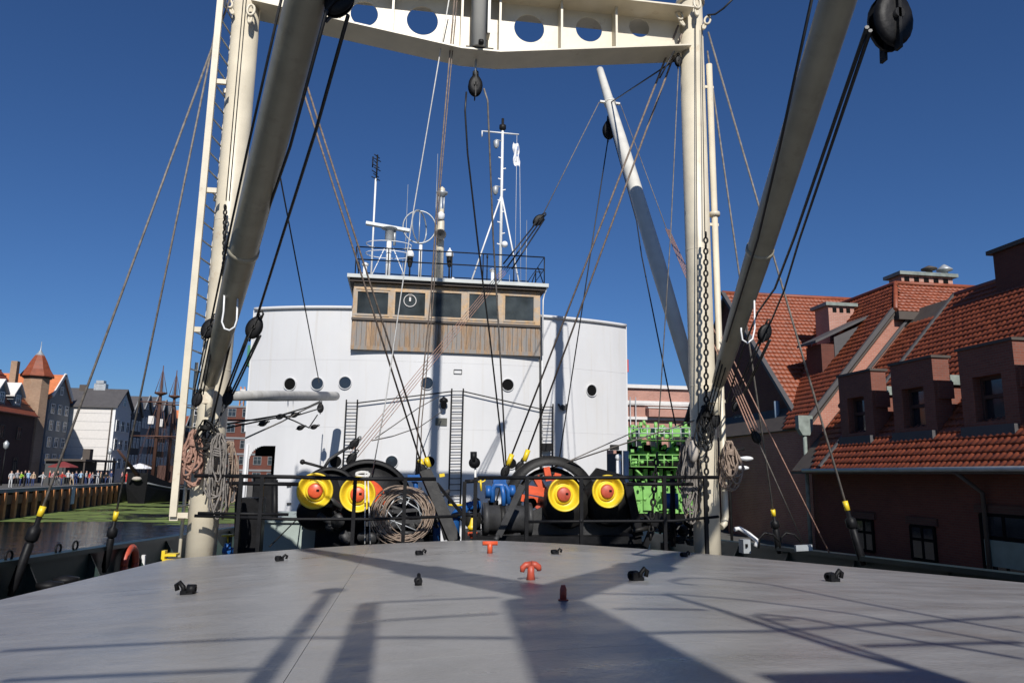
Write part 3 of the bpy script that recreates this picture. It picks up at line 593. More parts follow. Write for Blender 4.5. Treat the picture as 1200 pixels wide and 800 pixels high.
d = obj('dormer', MB().bb((20.9, 34.2, E+4.6), (22.6, 35.6, E+6.75)), M_brick, t); obj('dormer_roof', MB().prism([(20.5, 34.0, E+6.75), (20.5, 35.8, E+6.75), (24.0, 35.8, E+8.4), (24.0, 34.0, E+8.4)], (0, 0, 0.13)), M_slate, d)
obj('dormer_cheek', MB().prism([(21.6, 34.15, E+5.6), (23.6, 34.15, E+8.0), (21.6, 34.15, E+7.1)], (0, 0.04, 0)), M_slate, d)
hp = P(943, 497, Y=YB-0.2)
obj('rain_hopper', MB().prism([(hp.x-0.35, YB-0.3, hp.z+0.4), (hp.x+0.35, YB-0.3, hp.z+0.4), (hp.x+0.35, YB-0.3, hp.z-0.2), (hp.x+0.17, YB-0.3, hp.z-0.5), (hp.x-0.17, YB-0.3, hp.z-0.5), (hp.x-0.35, YB-0.3, hp.z-0.2)], (0, 0.3, 0)).cyl((hp.x, YB-0.15, hp.z-0.5), (hp.x, YB-0.15, QZ), 0.09, 8), M_copper, t)
# ---- building C: wing with dark gable toward the ship
GX, GY0, GYA, GZ0, GZA = 19.5, 34.3, 42.0, E+3.05, E+11.1
t = thing('gable_wing', 'tall wing with dark shaded gable and red tiled slope next to the right mast post', 'house', (GX, GYA, QZ))
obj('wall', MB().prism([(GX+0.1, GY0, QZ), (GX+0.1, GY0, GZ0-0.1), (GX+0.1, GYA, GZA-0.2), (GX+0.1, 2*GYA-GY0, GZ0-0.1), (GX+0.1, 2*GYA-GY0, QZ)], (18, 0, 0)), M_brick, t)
cv = V((0, GYA-GY0, GZA-GZ0)); cc_ = (GYA-GY0)/cv.length
tiles('roof_tiles', t, (GX-0.1, GY0-0.05, GZ0+0.03), (1, 0, 0), cv, 10.5, cv.length, lambda u, v: u < v*cc_/1.11+0.45 or v*cv.z/cv.length+GZ0 > BRZ-0.1, ch=0.37)
obj('roof', MB().prism([(GX-0.15, GY0-0.1, GZ0-0.1), (GX-0.15, GYA, GZA), (GX-0.15, 2*GYA-GY0+0.1, GZ0-0.1), (GX-0.15, 2*GYA-GY0, GZ0-0.22), (GX-0.15, GYA, GZA-0.3), (GX-0.15, GY0, GZ0-0.22)], (18, 0, 0)), M_soffit, t)
obj('verge_flashing', MB().bar((GX-0.18, GY0-0.1, GZ0+0.08), (GX-0.18, GYA, GZA+0.14), 0.26, 0.16, (1, 0, 0)), M_slate, t)
obj('ridge_cap', MB().tube([(GX-0.2, GYA, GZA+0.1), (32, GYA, GZA+0.1)], 0.14, 7), M_tile, t)
obj('valley_gutter', MB().bar(V((GX+0.1, GY0+0.1, GZ0+0.25)), V((23.4, 38.6, E+7.85)), 0.5, 0.16, (1, 0, 0)), M_copper, t)
for px, py in ((866, 505), (905, 505), (866, 610), (905, 612)):
    c = P(px, py, X=GX+0.05); mb = MB().bb((GX+0.02, c.y-0.55, c.z-0.9), (GX+0.15, c.y+0.55, c.z+0.9)); mb.m(1)
    for y in (-0.55, 0, 0.55): mb.bb((GX, c.y+y-0.05, c.z-0.9), (GX+0.08, c.y+y+0.05, c.z+0.9))
    for z in (-0.9, 0.3, 0.9): mb.bb((GX-0.005, c.y-0.6, c.z+z-0.05), (GX+0.075, c.y+0.6, c.z+z+0.05))
    obj('window', mb, [M_dkglass, M_soffit], t)
c = P(911, 488, X=GX-0.2); obj('vent_pipe', MB().cyl((c.x, c.y, c.z-0.9), (c.x, c.y, c.z+0.8), 0.14, 10), M_wallblue, t)
# ---- pink brick building beyond the deckhouse
t = thing('banded_brick_building', 'pink brick building with white band courses behind the green engine', 'building', (30, 70, QZ))
obj('wall', MB().bb((20.5, 70, QZ), (46, 84, E+8.7)), M_brickp, t)
for py, h in ((453.5, 0.35), (472, 0.3), (474.5, 0.12), (490.5, 0.28)):
    z = P(770, py, Y=70).z; obj('band_course', MB().bb((20.4, 69.8-h*0.3, z-h/2), (46.1, 70.1, z+h/2)), M_wallwh, t)
a, b = P(760, 478, Y=69.3), P(806, 489, Y=69.3)
obj('bay', MB().bb((a.x, 69.2, b.z), (b.x, 70, a.z)), M_brickp, t); obj('bay_cap', MB().bb((a.x-0.1, 69.1, a.z), (b.x+0.1, 70.05, a.z+0.12)), M_wallwh, t)
for px in (745, 768, 790, 803, 818):
    for py in (515, 540, 565): c = P(px, py, Y=70); window(t, (c.x, 69.97, c.z), 1.2, 1.7, -math.pi/2, M_soffit)
for px in (738.5,): a, b = P(px, 465, Y=69.6), P(px, 560, Y=69.6); obj('fire_ladder', MB().cyl((a.x, 69.6, b.z), (a.x, 69.6, a.z), 0.05, 6).cyl((a.x+0.55, 69.6, b.z), (a.x+0.55, 69.6, a.z), 0.05, 6), M_galv, t)
# ---- green marine engine exhibited on the quay
GY = 40.0
def G(px, py, dy=0): return P(px, py, Y=GY+dy)
t = thing('marine_engine', 'huge bright green marine engine on display on the quay behind the ship', 'engine', (14, GY, QZ))
def gbox(name, x0, y0, x1, y1, d0, d1, m=M_green, mb=None):
    a, b = G(x0, y0), G(x1, y1); r = (mb or MB()).bb((a.x, GY+d0, b.z), (b.x, GY+d1, a.z))
    return r if mb is not None else obj(name, r, m, t)
def junkg():
    rd = random.Random(21); mb = MB()
    for i in range(150):
        px, py = rd.uniform(738, 822), rd.choice((rd.uniform(497, 515), rd.uniform(520, 545), rd.uniform(547, 566), rd.uniform(566, 600))); c = G(px, py)+V((0, rd.uniform(-0.3, 0.6), 0)); k = rd.random()
        if k < 0.35: mb.cyl(c, c+V((rd.uniform(-.5, .5), 0, rd.choice((0, rd.uniform(-.5, .5))))), rd.uniform(.02, .06), 6)
        elif k < 0.65: mb.lathe([(0.001, -0.05), (rd.uniform(.06, .16), -0.05), (rd.uniform(.05, .14), 0.06), (0.001, 0.06)], c, (0, 1, 0), 10)
        else: mb.box(c, (rd.uniform(.06, .3), rd.uniform(.06, .3), rd.uniform(.05, .25)))
    return mb
gbox('bedplate', 736, 602, 822, 615, -0.2, 2.6, M_dark)
gbox('crankcase', 738, 566, 822, 602, 0.4, 2.4)
for i in range(5):
    x = 739+i*16.5; gbox('crankcase_door', x, 570, x+13.5, 598, 0.25, 0.4)
gbox('entablature', 738, 540, 822, 566, 0.9, 2.4, M_dark)
mb = MB()
for i in range(9): gbox('', 740+i*9, 549+(i % 2)*2, 745+i*9, 563, 0.55, 0.95, mb=mb)
obj('fuel_pump', mb, M_green, t)
for py, nm in ((546, 0), (515, 1)): gbox('gallery', 736, py, 824, py+2.2, -0.5, 1.0)
for py in (546, 515):
    mb = MB()
    for i in range(10): a, b = G(736+i*9.7, py-13), G(736+i*9.7, py); mb.cyl((a.x, GY-0.45, b.z), (a.x, GY-0.45, a.z), 0.03, 6)
    for dy in (-13, -7): a, b = G(736, py+dy), G(824, py+dy); mb.cyl((a.x, GY-0.45, a.z), (b.x, GY-0.45, b.z), 0.03, 6)
    obj('gallery_rail', mb, M_green if py == 546 else M_galv, t)
for i in range(5):
    cx = 741+i*18; a = G(cx+4, 533)
    cy_ = obj('cylinder', MB().cyl((a.x, GY+1.4, G(cx, 546).z), (a.x, GY+1.4, a.z), 0.36, 14).lathe([(0.40, 0), (0.40, 0.22), (0.30, 0.42), (0.12, 0.5), (0.12, 0.75)], (a.x, GY+1.4, a.z), n=14), M_green, t)
    obj('cylinder_cover', MB().box((a.x, GY+1.3, G(cx, 505).z), (0.62, 0.7, 0.5)).cyl((a.x-0.2, GY+1.1, G(cx, 502).z), (a.x-0.2, GY+1.1, G(cx, 493).z), 0.1, 8).cyl((a.x+0.2, GY+1.1, G(cx, 502).z), (a.x+0.2, GY+1.1, G(cx, 496).z), 0.13, 8).cyl((a.x, GY+1.2, G(cx, 515).z), (a.x, GY+1.2, G(cx, 535).z), 0.16, 8), M_green, cy_)
    obj('rocker_block', MB().box((a.x+0.1, GY+1.0, G(cx, 524).z), (0.3, 0.5, 0.35)), M_dark, cy_); obj('pump_block', MB().box((a.x-0.25, GY+0.9, G(cx, 556).z), (0.2, 0.3, 0.5)), M_dark, cy_)
stuffo('pipework', junkg(), M_green, t)
gbox('exhaust_trunk', 738, 521, 824, 540, 2.0, 2.6, M_dark)
t = thing('exhibit_shed', 'dark shed wall standing behind the green engine', 'shed', (14, 46, QZ)); a, b = P(733, 500, Y=46), P(834, 610, Y=46)
obj('wall', MB().bb((a.x, 46, QZ), (b.x+1, 52, P(733, 530, Y=46).z)), M_walldk, t)
# street lamp on the right quay with two white heads
c = P(858, 640, Y=24)
t = thing('quay_lamp', 'thin dark lamp post with two white lamp heads right of the mast post', 'street lamp', (c.x, 24, QZ))
obj('post', MB().tube([(c.x, 24, QZ), (c.x, 24, P(858, 535, Y=24).z), P(862, 527, Y=24), P(872, 526, Y=24)], 0.05, 8), M_iron, t)
for px, py in ((875, 537), (870, 548)):
    q = P(px, py, Y=24); obj('lamp_head', MB().ball(q, 0.2, 10, (1.25, 0.8, 0.4)).bar(q+V((-0.3, 0, 0.03)), q, 0.06, 0.06), M_whitem, t)

# ================================================================== SHIP
CX, HW, HY0, HY1 = 1.25, 4.45, 0.4, 11.7
def hz(x, y):
    f = min(1.0, abs(x-CX)/HW); return E-0.52-0.04*y-0.27*f**1.4+(0.026*(HY1-y)*f**1.4 if x > CX else 0)
# hull, bulwarks and main deck
t = thing('ship_hull', 'dark steel hull of the old ship with low dark green bulwarks on both sides', 'ship', (1.2, 12, 0))
DZ = E-2.35
bl = lambda y: E-0.82-0.038*y
def bul(xs, s_):
    mb = MB(); ys = [-6, 0, 5, 10, 15, 20, 25, 30, 45]
    for a, b in zip(ys[:-1], ys[1:]):
        mb.prism([(xs, a, -0.5), (xs, b, -0.5), (xs, b, bl(b)), (xs, a, bl(a))], (s_*0.04, 0, 0))
    return mb
XP, XS = -4.95, 7.35
obj('bulwark', bul(XP, -1), M_dgreen, t); obj('bulwark', bul(XS, 1), M_dgreen, t)
for xs in (XP, XS):
    obj('cap_rail', MB().bar((xs, -6, bl(-6)+0.03), (xs, 45, bl(45)+0.03), 0.07, 0.24, (0, 0, 1)), M_dgreen, t)
for xs, s_ in ((XP, 1), (XS, -1)):
    for i in range(14):
        y = 3+i*2.1; obj('bulwark_stay', MB().prism([(xs, y, bl(y)), (xs, y, DZ), (xs+s_*0.55, y, DZ)], (0, 0.03, 0)), M_dgreen, t)
obj('deck', MB().bb((XP, -6, DZ-0.1), (XS, 48, DZ)), M_deck, t)
# hatch coaming
mb = MB(); 
for x in (CX-HW+0.12, CX+HW-0.12): mb.bb((x-0.04, HY0, DZ), (x+0.04, HY1-0.1, hz(CX-HW, HY1)-0.08))
mb.bb((CX-HW+0.2, HY1-0.2, DZ), (CX+HW-0.2, HY1-0.12, hz(CX-HW, HY1)-0.08)); obj('hatch_coaming', mb, M_dgreen, t)
# forecastle behind the camera
mb = MB().bb((XP, -9, DZ), (XS, -1.3, E+1.35)); obj('forecastle', mb, M_white, t)
# hatch cover of welded plates
mh = mat('hatch_grey_paint', (0.285, 0.276, 0.263), 0.33, var=0.12, scale=1.1, dirt=(0.20, 0.195, 0.185), dscale=1.0, damt=0.7, dlo=0.48, dhi=0.66, bump=0.35, bscale=7)
nt = mh.node_tree; N = nt.nodes; Lk = nt.links; pb = N['Principled BSDF']
tcn = N.new('ShaderNodeTexCoord'); vz = N.new('ShaderNodeTexNoise'); vz.inputs['Scale'].default_value = 55; vz.inputs['Detail'].default_value = 4; Lk.new(tcn.outputs['Object'], vz.inputs[0])
old = pb.inputs['Normal'].links[0].from_node
b2 = N.new('ShaderNodeBump'); b2.inputs['Strength'].default_value = 0.38; b2.inputs['Distance'].default_value = 0.006; Lk.new(vz.outputs[0], b2.inputs['Height']); Lk.new(old.outputs[0], b2.inputs['Normal']); Lk.new(b2.outputs[0], pb.inputs['Normal'])
# chips and scuffs
sn_ = N.new('ShaderNodeTexNoise'); sn_.inputs['Scale'].default_value = 16; sn_.inputs['Detail'].default_value = 10; sn_.inputs['Roughness'].default_value = 0.8; mp_ = N.new('ShaderNodeMapping'); mp_.inputs['Scale'].default_value = (0.35, 1.2, 1); Lk.new(tcn.outputs['Object'], mp_.inputs[0]); Lk.new(mp_.outputs[0], sn_.inputs[0])
sr = N.new('ShaderNodeMapRange'); sr.inputs[1].default_value = 0.61; sr.inputs[2].default_value = 0.69; sr.inputs[4].default_value = 0.75; Lk.new(sn_.outputs[0], sr.inputs[0])
smx = N.new('ShaderNodeMix'); smx.data_type = 'RGBA'; prev = pb.inputs['Base Color'].links[0].from_socket; Lk.new(sr.outputs[0], smx.inputs[0]); Lk.new(prev, smx.inputs[6]); smx.inputs[7].default_value = (0.085, 0.07, 0.06, 1); 
st_ = N.new('ShaderNodeTexNoise'); st_.inputs['Scale'].default_value = 2.2; st_.inputs['Detail'].default_value = 9; st_.inputs['Roughness'].default_value = 0.65; mq = N.new('ShaderNodeMapping'); mq.inputs['Scale'].default_value = (0.55, 1.7, 1); Lk.new(tcn.outputs['Object'], mq.inputs[0]); Lk.new(mq.outputs[0], st_.inputs[0])
sv = N.new('ShaderNodeMapRange'); sv.inputs[1].default_value = 0.3; sv.inputs[2].default_value = 0.7; sv.inputs[3].default_value = 0.89; sv.inputs[4].default_value = 1.11; Lk.new(st_.outputs[0], sv.inputs[0])
sh_ = N.new('ShaderNodeHueSaturation'); Lk.new(smx.outputs[2], sh_.inputs['Color']); Lk.new(sv.outputs[0], sh_.inputs['Value'])
br_ = N.new('ShaderNodeTexNoise'); br_.inputs['Scale'].default_value = 0.9; br_.inputs['Detail'].default_value = 10; br_.inputs['Roughness'].default_value = 0.72; Lk.new(tcn.outputs['Object'], br_.inputs[0])
bv = N.new('ShaderNodeMapRange'); bv.inputs[1].default_value = 0.56; bv.inputs[2].default_value = 0.70; bv.inputs[4].default_value = 0.55; Lk.new(br_.outputs[0], bv.inputs[0])
bx_ = N.new('ShaderNodeMix'); bx_.data_type = 'RGBA'; Lk.new(bv.outputs[0], bx_.inputs[0]); Lk.new(sh_.outputs[0], bx_.inputs[6]); bx_.inputs[7].default_value = (0.20, 0.165, 0.135, 1); Lk.new(bx_.outputs[2], pb.inputs['Base Color'])
for lk in list(pb.inputs['Roughness'].links): Lk.remove(lk)
rg = N.new('ShaderNodeMapRange'); rg.inputs[1].default_value = 0.35; rg.inputs[2].default_value = 0.65; rg.inputs[3].default_value = 0.27; rg.inputs[4].default_value = 0.42; Lk.new(st_.outputs[0], rg.inputs[0]); Lk.new(rg.outputs[0], pb.inputs['Roughness'])
hatch = thing('hatch_cover', 'wide grey cambered steel hatch cover filling the foreground', 'hatch cover', (CX, 6, hz(CX, 6)))
xsp = [CX-HW, CX-1.6, CX+1.6, CX+HW]; ysp = [HY0, 2.95, 5.6, 8.6, HY1]
for i in range(3):
    for j in range(4):
        x0, x1, y0, y1 = xsp[i]+0.0012, xsp[i+1]-0.0012, ysp[j]+0.0012, ysp[j+1]-0.0012; nx, ny = 14, 8; vs = []; fs = []
        for a in range(nx+1):
            for b in range(ny+1):
                x = x0+(x1-x0)*a/nx; y = y0+(y1-y0)*b/ny
                dent = 0.005*mnoise.noise(V((x*1.3, y*1.1, 4.0)))+0.003*mnoise.noise(V((x*3, y*3, 9)))
                vs.append((x, y, hz(x, y)+dent*min(1, 12*min(a, nx-a, b, ny-b)/nx)))
        for a in range(nx):
            for b in range(ny): fs.append((a*(ny+1)+b, (a+1)*(ny+1)+b, (a+1)*(ny+1)+b+1, a*(ny+1)+b+1))
        rim = [a*(ny+1) for a in range(nx+1)]+[nx*(ny+1)+b for b in range(1, ny+1)]+[a*(ny+1)+ny for a in range(nx-1, -1, -1)]+[b for b in range(ny-1, 0, -1)]
        sk = [vs[q] for q in rim]+[(vs[q][0], vs[q][1], vs[q][2]-0.10) for q in rim]; m_ = len(rim)
        pl = MB().add(vs, fs, True); pl.add(sk, [((q+1) % m_, q, m_+q, m_+(q+1) % m_) for q in range(m_)])
        obj('plate', pl, mh, hatch)
def on_hatch(px, py):
    d = ray(px, py); tt = 1.0
    while tt < 25:
        p = EYE+d*tt
        if p.z <= hz(p.x, p.y): return V((p.x, p.y, hz(p.x, p.y)))
        tt += 0.005
    return P(px, py, Y=11.5)
# small black lifting lugs on the hatch
def lug(px, py, s_, rz, label):
    p = on_hatch(px, py); t = thing('lifting_lug', label, 'lug', p, 'lifting lugs on the hatch cover')
    R = Matrix.Rotation(rz, 3, 'Z'); q = lambda x, y, z: p+R @ V((x*s_, y*s_, z*s_))
    obj('base', MB().box(p+V((0, 0, 0.012)), (0.15*s_, 0.09*s_, 0.03), R), M_black, t)
    obj('shackle', MB().tube([q(0.05, 0, 0.0), q(0.06, 0, 0.08), q(0.11, 0, 0.13), q(0.15, 0, 0.10), q(0.13, 0, 0.04)], 0.028*s_, 7), M_black, t)
    obj('eye_plate', MB().bar(q(-0.05, -0.03, 0.0), q(-0.05, -0.03, 0.1), 0.05*s_, 0.09*s_, (1, 0, 0)).lathe([(0.025*s_, -0.03), (0.055*s_, -0.03), (0.055*s_, 0.03), (0.025*s_, 0.03)], q(-0.04, 0, 0.06), R @ V((1, 0.2, 0)), 10), M_black, t)
lug(220, 696, 0.63, 2.9, 'black lifting lug on the left part of the hatch, nearest the left side'); lug(328, 657, 0.53, 0.4, 'small black lug on the hatch ahead of the pale green box')
lug(490, 685, 0.49, 1.5, 'black lug on the hatch just left of the centre shadow'); lug(492, 650, 0.46, 0.3, 'small black lug on the hatch in front of the coiled wire')
lug(651, 649, 0.46, 0.1, 'small black lug on the hatch in front of the right winch'); lug(746, 680, 0.63, 0.3, 'black lug on the hatch at the edge of the right boom shadow')
lug(802, 652, 0.49, 0.2, 'small black lug on the hatch just left of the right mast post'); lug(976, 681, 0.63, 0.2, 'black lug on the hatch far right, next to the starboard bulwark')
p = on_hatch(622, 679); t = thing('twin_horn_fitting', 'red twin-horned lug standing in the middle of the hatch', 'fitting', p)
obj('stem', MB().tube([p, p+V((0, 0, 0.05)), p+V((0, 0, 0.10))], [0.034, 0.026, 0.027], 10), M_dred, t)
obj('horn', MB().tube([p+V((-0.066, -0.01, 0.055)), p+V((-0.062, -0.005, 0.085)), p+V((-0.04, 0, 0.103)), p+V((0, 0, 0.106))], [0.015, 0.022, 0.024, 0.026], 8), M_dred, t)
obj('horn', MB().tube([p+V((0.0, 0, 0.108)), p+V((0.035, 0, 0.105)), p+V((0.058, 0.005, 0.088)), p+V((0.064, 0.01, 0.065))], [0.026, 0.025, 0.024, 0.018], 8), M_dred, t)
p = on_hatch(660, 703); t = thing('hatch_peg', 'dark red upright peg on the hatch in the mast shadow', 'peg', p)
obj('pin', MB().tube([p, p+V((0, 0, 0.06)), p+V((0, 0, 0.085))], [0.02, 0.02, 0.012], 10), M_dred, t); obj('washer', MB().cyl(p, p+V((0, 0, 0.006)), 0.03, 12), M_dred, t)
p = on_hatch(574, 648); t = thing('tee_valve', 'small bright red T-shaped valve at the far end of the hatch', 'valve', p)
obj('stem', MB().tube([p, p+V((0, 0, 0.12))], [0.032, 0.028], 8), M_red, t); obj('handle', MB().tube([p+V((-0.085, 0, 0.11)), p+V((0.085, 0, 0.11))], 0.024, 8), M_red, t)
for q, lab in (((680, 692), 'tiny dark pad eye on the hatch right of the red twin-horned lug'),): pass

# ------------------------------------------------------------------ deckhouse
SY0, SXC, SHW = 24.5, 1.5, 6.48
def wy(x): return SY0+1.05*abs((x-SXC)/SHW)**3.0
def W(px, py, off=0.0):
    y = SY0
    for _ in range(12): p = P(px, py, Y=y-off); y = wy(p.x)
    return p
def wn_(x):
    d = 3*1.05*(x-SXC)*abs(x-SXC)/SHW**3; return V((d, -1, 0)).normalized()
dh = thing('deckhouse', 'tall white curved-front deckhouse with portholes amidships', 'deckhouse', (SXC, SY0, DZ))
zt = W(410, 361).z
oa, ob_ = W(293, 522), W(323, 522); pa, pb_ = W(711, 527), W(729, 527)
zd1, zd2 = oa.z, pa.z
xs = sorted(set([SXC-SHW+2*SHW*i/48 for i in range(49)]+[oa.x+(ob_.x-oa.x)*(i/14)**1.5 for i in range(15)]+[pa.x, pb_.x]))
def zlow(x0, x1):
    xm = (x0+x1)/2
    if oa.x < xm < ob_.x:
        f = (xm-oa.x)/(ob_.x-oa.x); q = max(0, 1-f/0.6); return zd1-0.5*(1-math.sqrt(max(0, 1-q*q)))
    if pa.x < xm < pb_.x: return zd2
    return DZ
mb = MB(); TH = 0.07
for a, b in zip(xs[:-1], xs[1:]):
    z0 = zlow(a, b); n_ = 8
    for k in range(n_):
        za, zb_ = z0+(zt-z0)*k/n_, z0+(zt-z0)*(k+1)/n_
        for s_ in (0, TH): mb.add([(a, wy(a)+s_, za), (b, wy(b)+s_, za), (b, wy(b)+s_, zb_), (a, wy(a)+s_, zb_)], [(0, 1, 2, 3)], True)
    mb.add([(a, wy(a), zt), (b, wy(b), zt), (b, wy(b)+TH, zt), (a, wy(a)+TH, zt)], [(0, 1, 2, 3)]); mb.add([(a, wy(a), z0), (b, wy(b), z0), (b, wy(b)+TH, z0), (a, wy(a)+TH, z0)], [(0, 1, 2, 3)])
for x in (oa.x, ob_.x, pa.x, pb_.x, SXC-SHW, SXC+SHW): mb.add([(x, wy(x), DZ), (x, wy(x)+TH, DZ), (x, wy(x)+TH, zt), (x, wy(x), zt)], [(0, 1, 2, 3)])
me = mb.mesh('front_wall', M_white, WL[dh.name])
fw = bpy.data.objects.new('front_wall', me); COL.objects.link(fw); fw.parent = dh; WL[fw.name] = WL[dh.name]
# rolled top lip
wl0, wl1 = P(410, 400, Y=24.4).x, P(634, 400, Y=24.4).x
for seg in ([x for x in xs if x < wl0]+[wl0], [wl1]+[x for x in xs if x > wl1]): obj('top_lip', MB().tube([(x, wy(x)-0.05, zt+0.01) for x in seg], 0.06, 8), M_white, dh)
# inner house and sides
XI0, XI1 = ob_.x+0.08, pa.x-0.08
obj('inner_house', MB().bb((XI0, max(wy(XI0), wy(XI1))+TH+0.02, DZ), (XI1, 36, zt-1.3)), M_white, dh)
obj('bridge_deck', MB().bb((SXC-SHW, wy(SXC-SHW)+0.1, zd1+0.35), (SXC+SHW, 36, zd1+0.45)), M_white, dh)
obj('side_wall', MB().bb((SXC-SHW-0.05, wy(SXC-SHW)+0.01, zd1+0.46), (SXC-SHW, 30, zt-0.02)), M_white, dh); obj('side_wall', MB().bb((SXC+SHW, wy(SXC-SHW)+0.01, zd1+0.46), (SXC+SHW+0.05, 30, zt-0.02)), M_white, dh)
def on_wall(px, py, name, build, mats, parent=dh):
    p = W(px, py); n_ = wn_(p.x); mb = MB(); build(mb, p, n_); return obj(name, mb, mats, parent)
for i, (px, py, r, lidded) in enumerate(((340, 450, .185, 1), (372, 449.5, .185, 0), (404.5, 448.5, .185, 0), (500.5, 449, .185, 0), (595, 451, .185, 1), (693, 457.5, .185, 1), (393.5, 541, .18, 1), (459, 541, .18, 0), (503, 541, .17, 1), (599, 543, .16, 1))):
    p = W(px, py); n_ = wn_(p.x); r *= 1.13
    po = obj('porthole', MB().lathe([(r*0.92, -0.02), (r*0.92, 0.035), (r*0.98, 0.05), (r*1.03, 0.05), (r*1.06, 0.02), (r*1.06, -0.02)], p, n_, 24), M_white if not lidded else M_white, dh)
    obj('glass', MB().lathe([(r*0.93, 0.012), (0.001, 0.014)], p, n_, 24), M_dark if lidded else M_dkglass, po)
on_wall(517, 494, 'builder_plate', lambda m, p, n: m.box(p+n*0.02, (0.38, 0.04, 0.24)), mat('bronze_plate', (0.10, 0.10, 0.085), 0.4, metal=0.3))
def frame_b(m, p, n):
    m.bar(p+V((-0.13, 0, 0.07))+n*0.02, p+V((0.13, 0, 0.07))+n*0.02, 0.015, 0.02); m.bar(p+V((-0.13, 0, -0.07))+n*0.02, p+V((0.13, 0, -0.07))+n*0.02, 0.015, 0.02)
    for s_ in (-1, 1): m.bar(p+V((0.13*s_, 0, -0.07))+n*0.02, p+V((0.13*s_, 0, 0.07))+n*0.02, 0.015, 0.02)
on_wall(536.5, 435.5, 'number_frame', frame_b, M_greyiron)
for py in (569, 590): on_wall(339, py, 'hinge_frame', lambda m, p, n: m.box(p+n*0.02, (0.14, 0.03, 0.07)), M_greyiron)
def lamp_b(m, p, n):
    m.cyl(p+V((0, 0, 0.1)), p+n*0.18+V((0, 0, 0.1)), 0.03, 8); m.lathe([(0.02, 0.16), (0.13, 0.08), (0.15, 0.0), (0.10, -0.04), (0.09, -0.2), (0.03, -0.24)], p+n*0.2, (0, 0, 1), 12)
on_wall(519.5, 471, 'bulkhead_lamp', lamp_b, M_black)
def bird_b(m, p, n):
    m.tube([p+V((-0.14, 0, 0.1))+n*0.05, p+V((-0.08, 0, -0.06))+n*0.12, p+n*0.14+V((0, 0, -0.1)), p+V((0.08, 0, -0.06))+n*0.12, p+V((0.14, 0, 0.1))+n*0.05], 0.035, 8); m.ball(p+n*0.08, 0.09, 8, (1, 0.7, 1))
on_wall(658.5, 477, 'bracket_lamp', bird_b, M_greyiron)
def pipe_b(a, b, r, nm, m_):
    pts = [W(*q)+wn_(W(*q).x)*(r+0.03) for q in (a, b)]; obj(nm, MB().cyl(pts[0], pts[1], r, 8), m_, dh)
pipe_b((632.5, 371), (633, 560), 0.03, 'wall_pipe', M_greyiron); pipe_b((634.5, 371), (635, 560), 0.02, 'wall_pipe', M_whitem)
for py in (424, 502): # faint plate seams
    obj('plate_seam', MB().tube([(x, wy(x)-0.002, W(500, py).z) for x in xs], 0.0035, 4), M_white, dh)
# access ladders on the wall
def wall_ladder(xl, xr, y0, y1, nr):
    po = MB()
    A = [W(xl, y0, 0.14), W(xr, y0, 0.14), W(xl, y1, 0.14), W(xr, y1, 0.14)]
    A[2].x, A[3].x = A[0].x, A[1].x; A[2].y, A[3].y = A[0].y, A[1].y
    po.cyl(A[0], A[2], 0.025, 6); po.cyl(A[1], A[3], 0.025, 6); o = obj('wall_ladder', po, M_iron, dh); r0_ = None
    for i in range(nr):
        f = (i+0.5)/nr
        if r0_ is None: r0_ = obj('rung', MB().cyl(A[0].lerp(A[2], f), A[1].lerp(A[3], f), 0.014, 6), M_iron, o); p0 = A[0].lerp(A[2], f)
        else: inst(r0_, o, A[0].lerp(A[2], f)-p0)
wall_ladder(406, 419, 468, 560, 12); wall_ladder(529.5, 543, 455, 592, 20); wall_ladder(634.5, 648, 473, 560, 12)
on_wall(639, 524, 'switch_box', lambda m, p, n: m.box(p+n*0.14, (0.34, 0.24, 0.24)), M_black)
for a, b in (((419, 472.5), (529, 459)), ((543, 459), (635, 480)), ((648, 482), (700, 498))):
    pts = [W(a[0]+(b[0]-a[0])*i/8, a[1]+(b[1]-a[1])*i/8)+wn_(0)*0.14 for i in range(9)]
    if b[0] < 690: obj('grab_rail', MB().tube(pts, 0.02, 6), M_iron, dh)
# sidelight screens
a = W(296, 416); obj('sidelight_screen', MB().bb((a.x-0.2, a.y+0.1, a.z-0.35), (a.x+0.02, a.y+0.8, a.z+0.35)), mat('green_screen', (0.02, 0.16, 0.09), 0.5), dh, 'green sidelight screen')
a = W(734, 427); obj('sidelight_screen', MB().bb((SXC+SHW+0.055, wy(SXC+SHW)+0.1, a.z-0.25), (SXC+SHW+0.13, wy(SXC+SHW)+0.7, a.z+0.2)), mat('red_screen', (0.45, 0.04, 0.03), 0.5), dh, 'red sidelight screen')
obj('passage_shade_panel', MB().bb((oa.x+(ob_.x-oa.x)*0.45, 27.5, DZ), (ob_.x+0.3, 27.7, zd1+0.3)).bb((oa.x-0.1, 27.0, zd1-0.3), (ob_.x+0.3, 27.2, zd1+0.3)).bb((oa.x-0.1, 28.5, DZ), (ob_.x+0.3, 28.7, DZ+1.5)), M_dark, dh)  # near-black panels added to darken the passage in place of shade
a = W(291, 520); b = W(288, 600); pp = [a+V((-0.02, -0.05, 0)), V((a.x-0.02, a.y-0.05, DZ))]; obj('door_post', MB().cyl(pp[0], pp[1], 0.05, 8), M_white, dh)
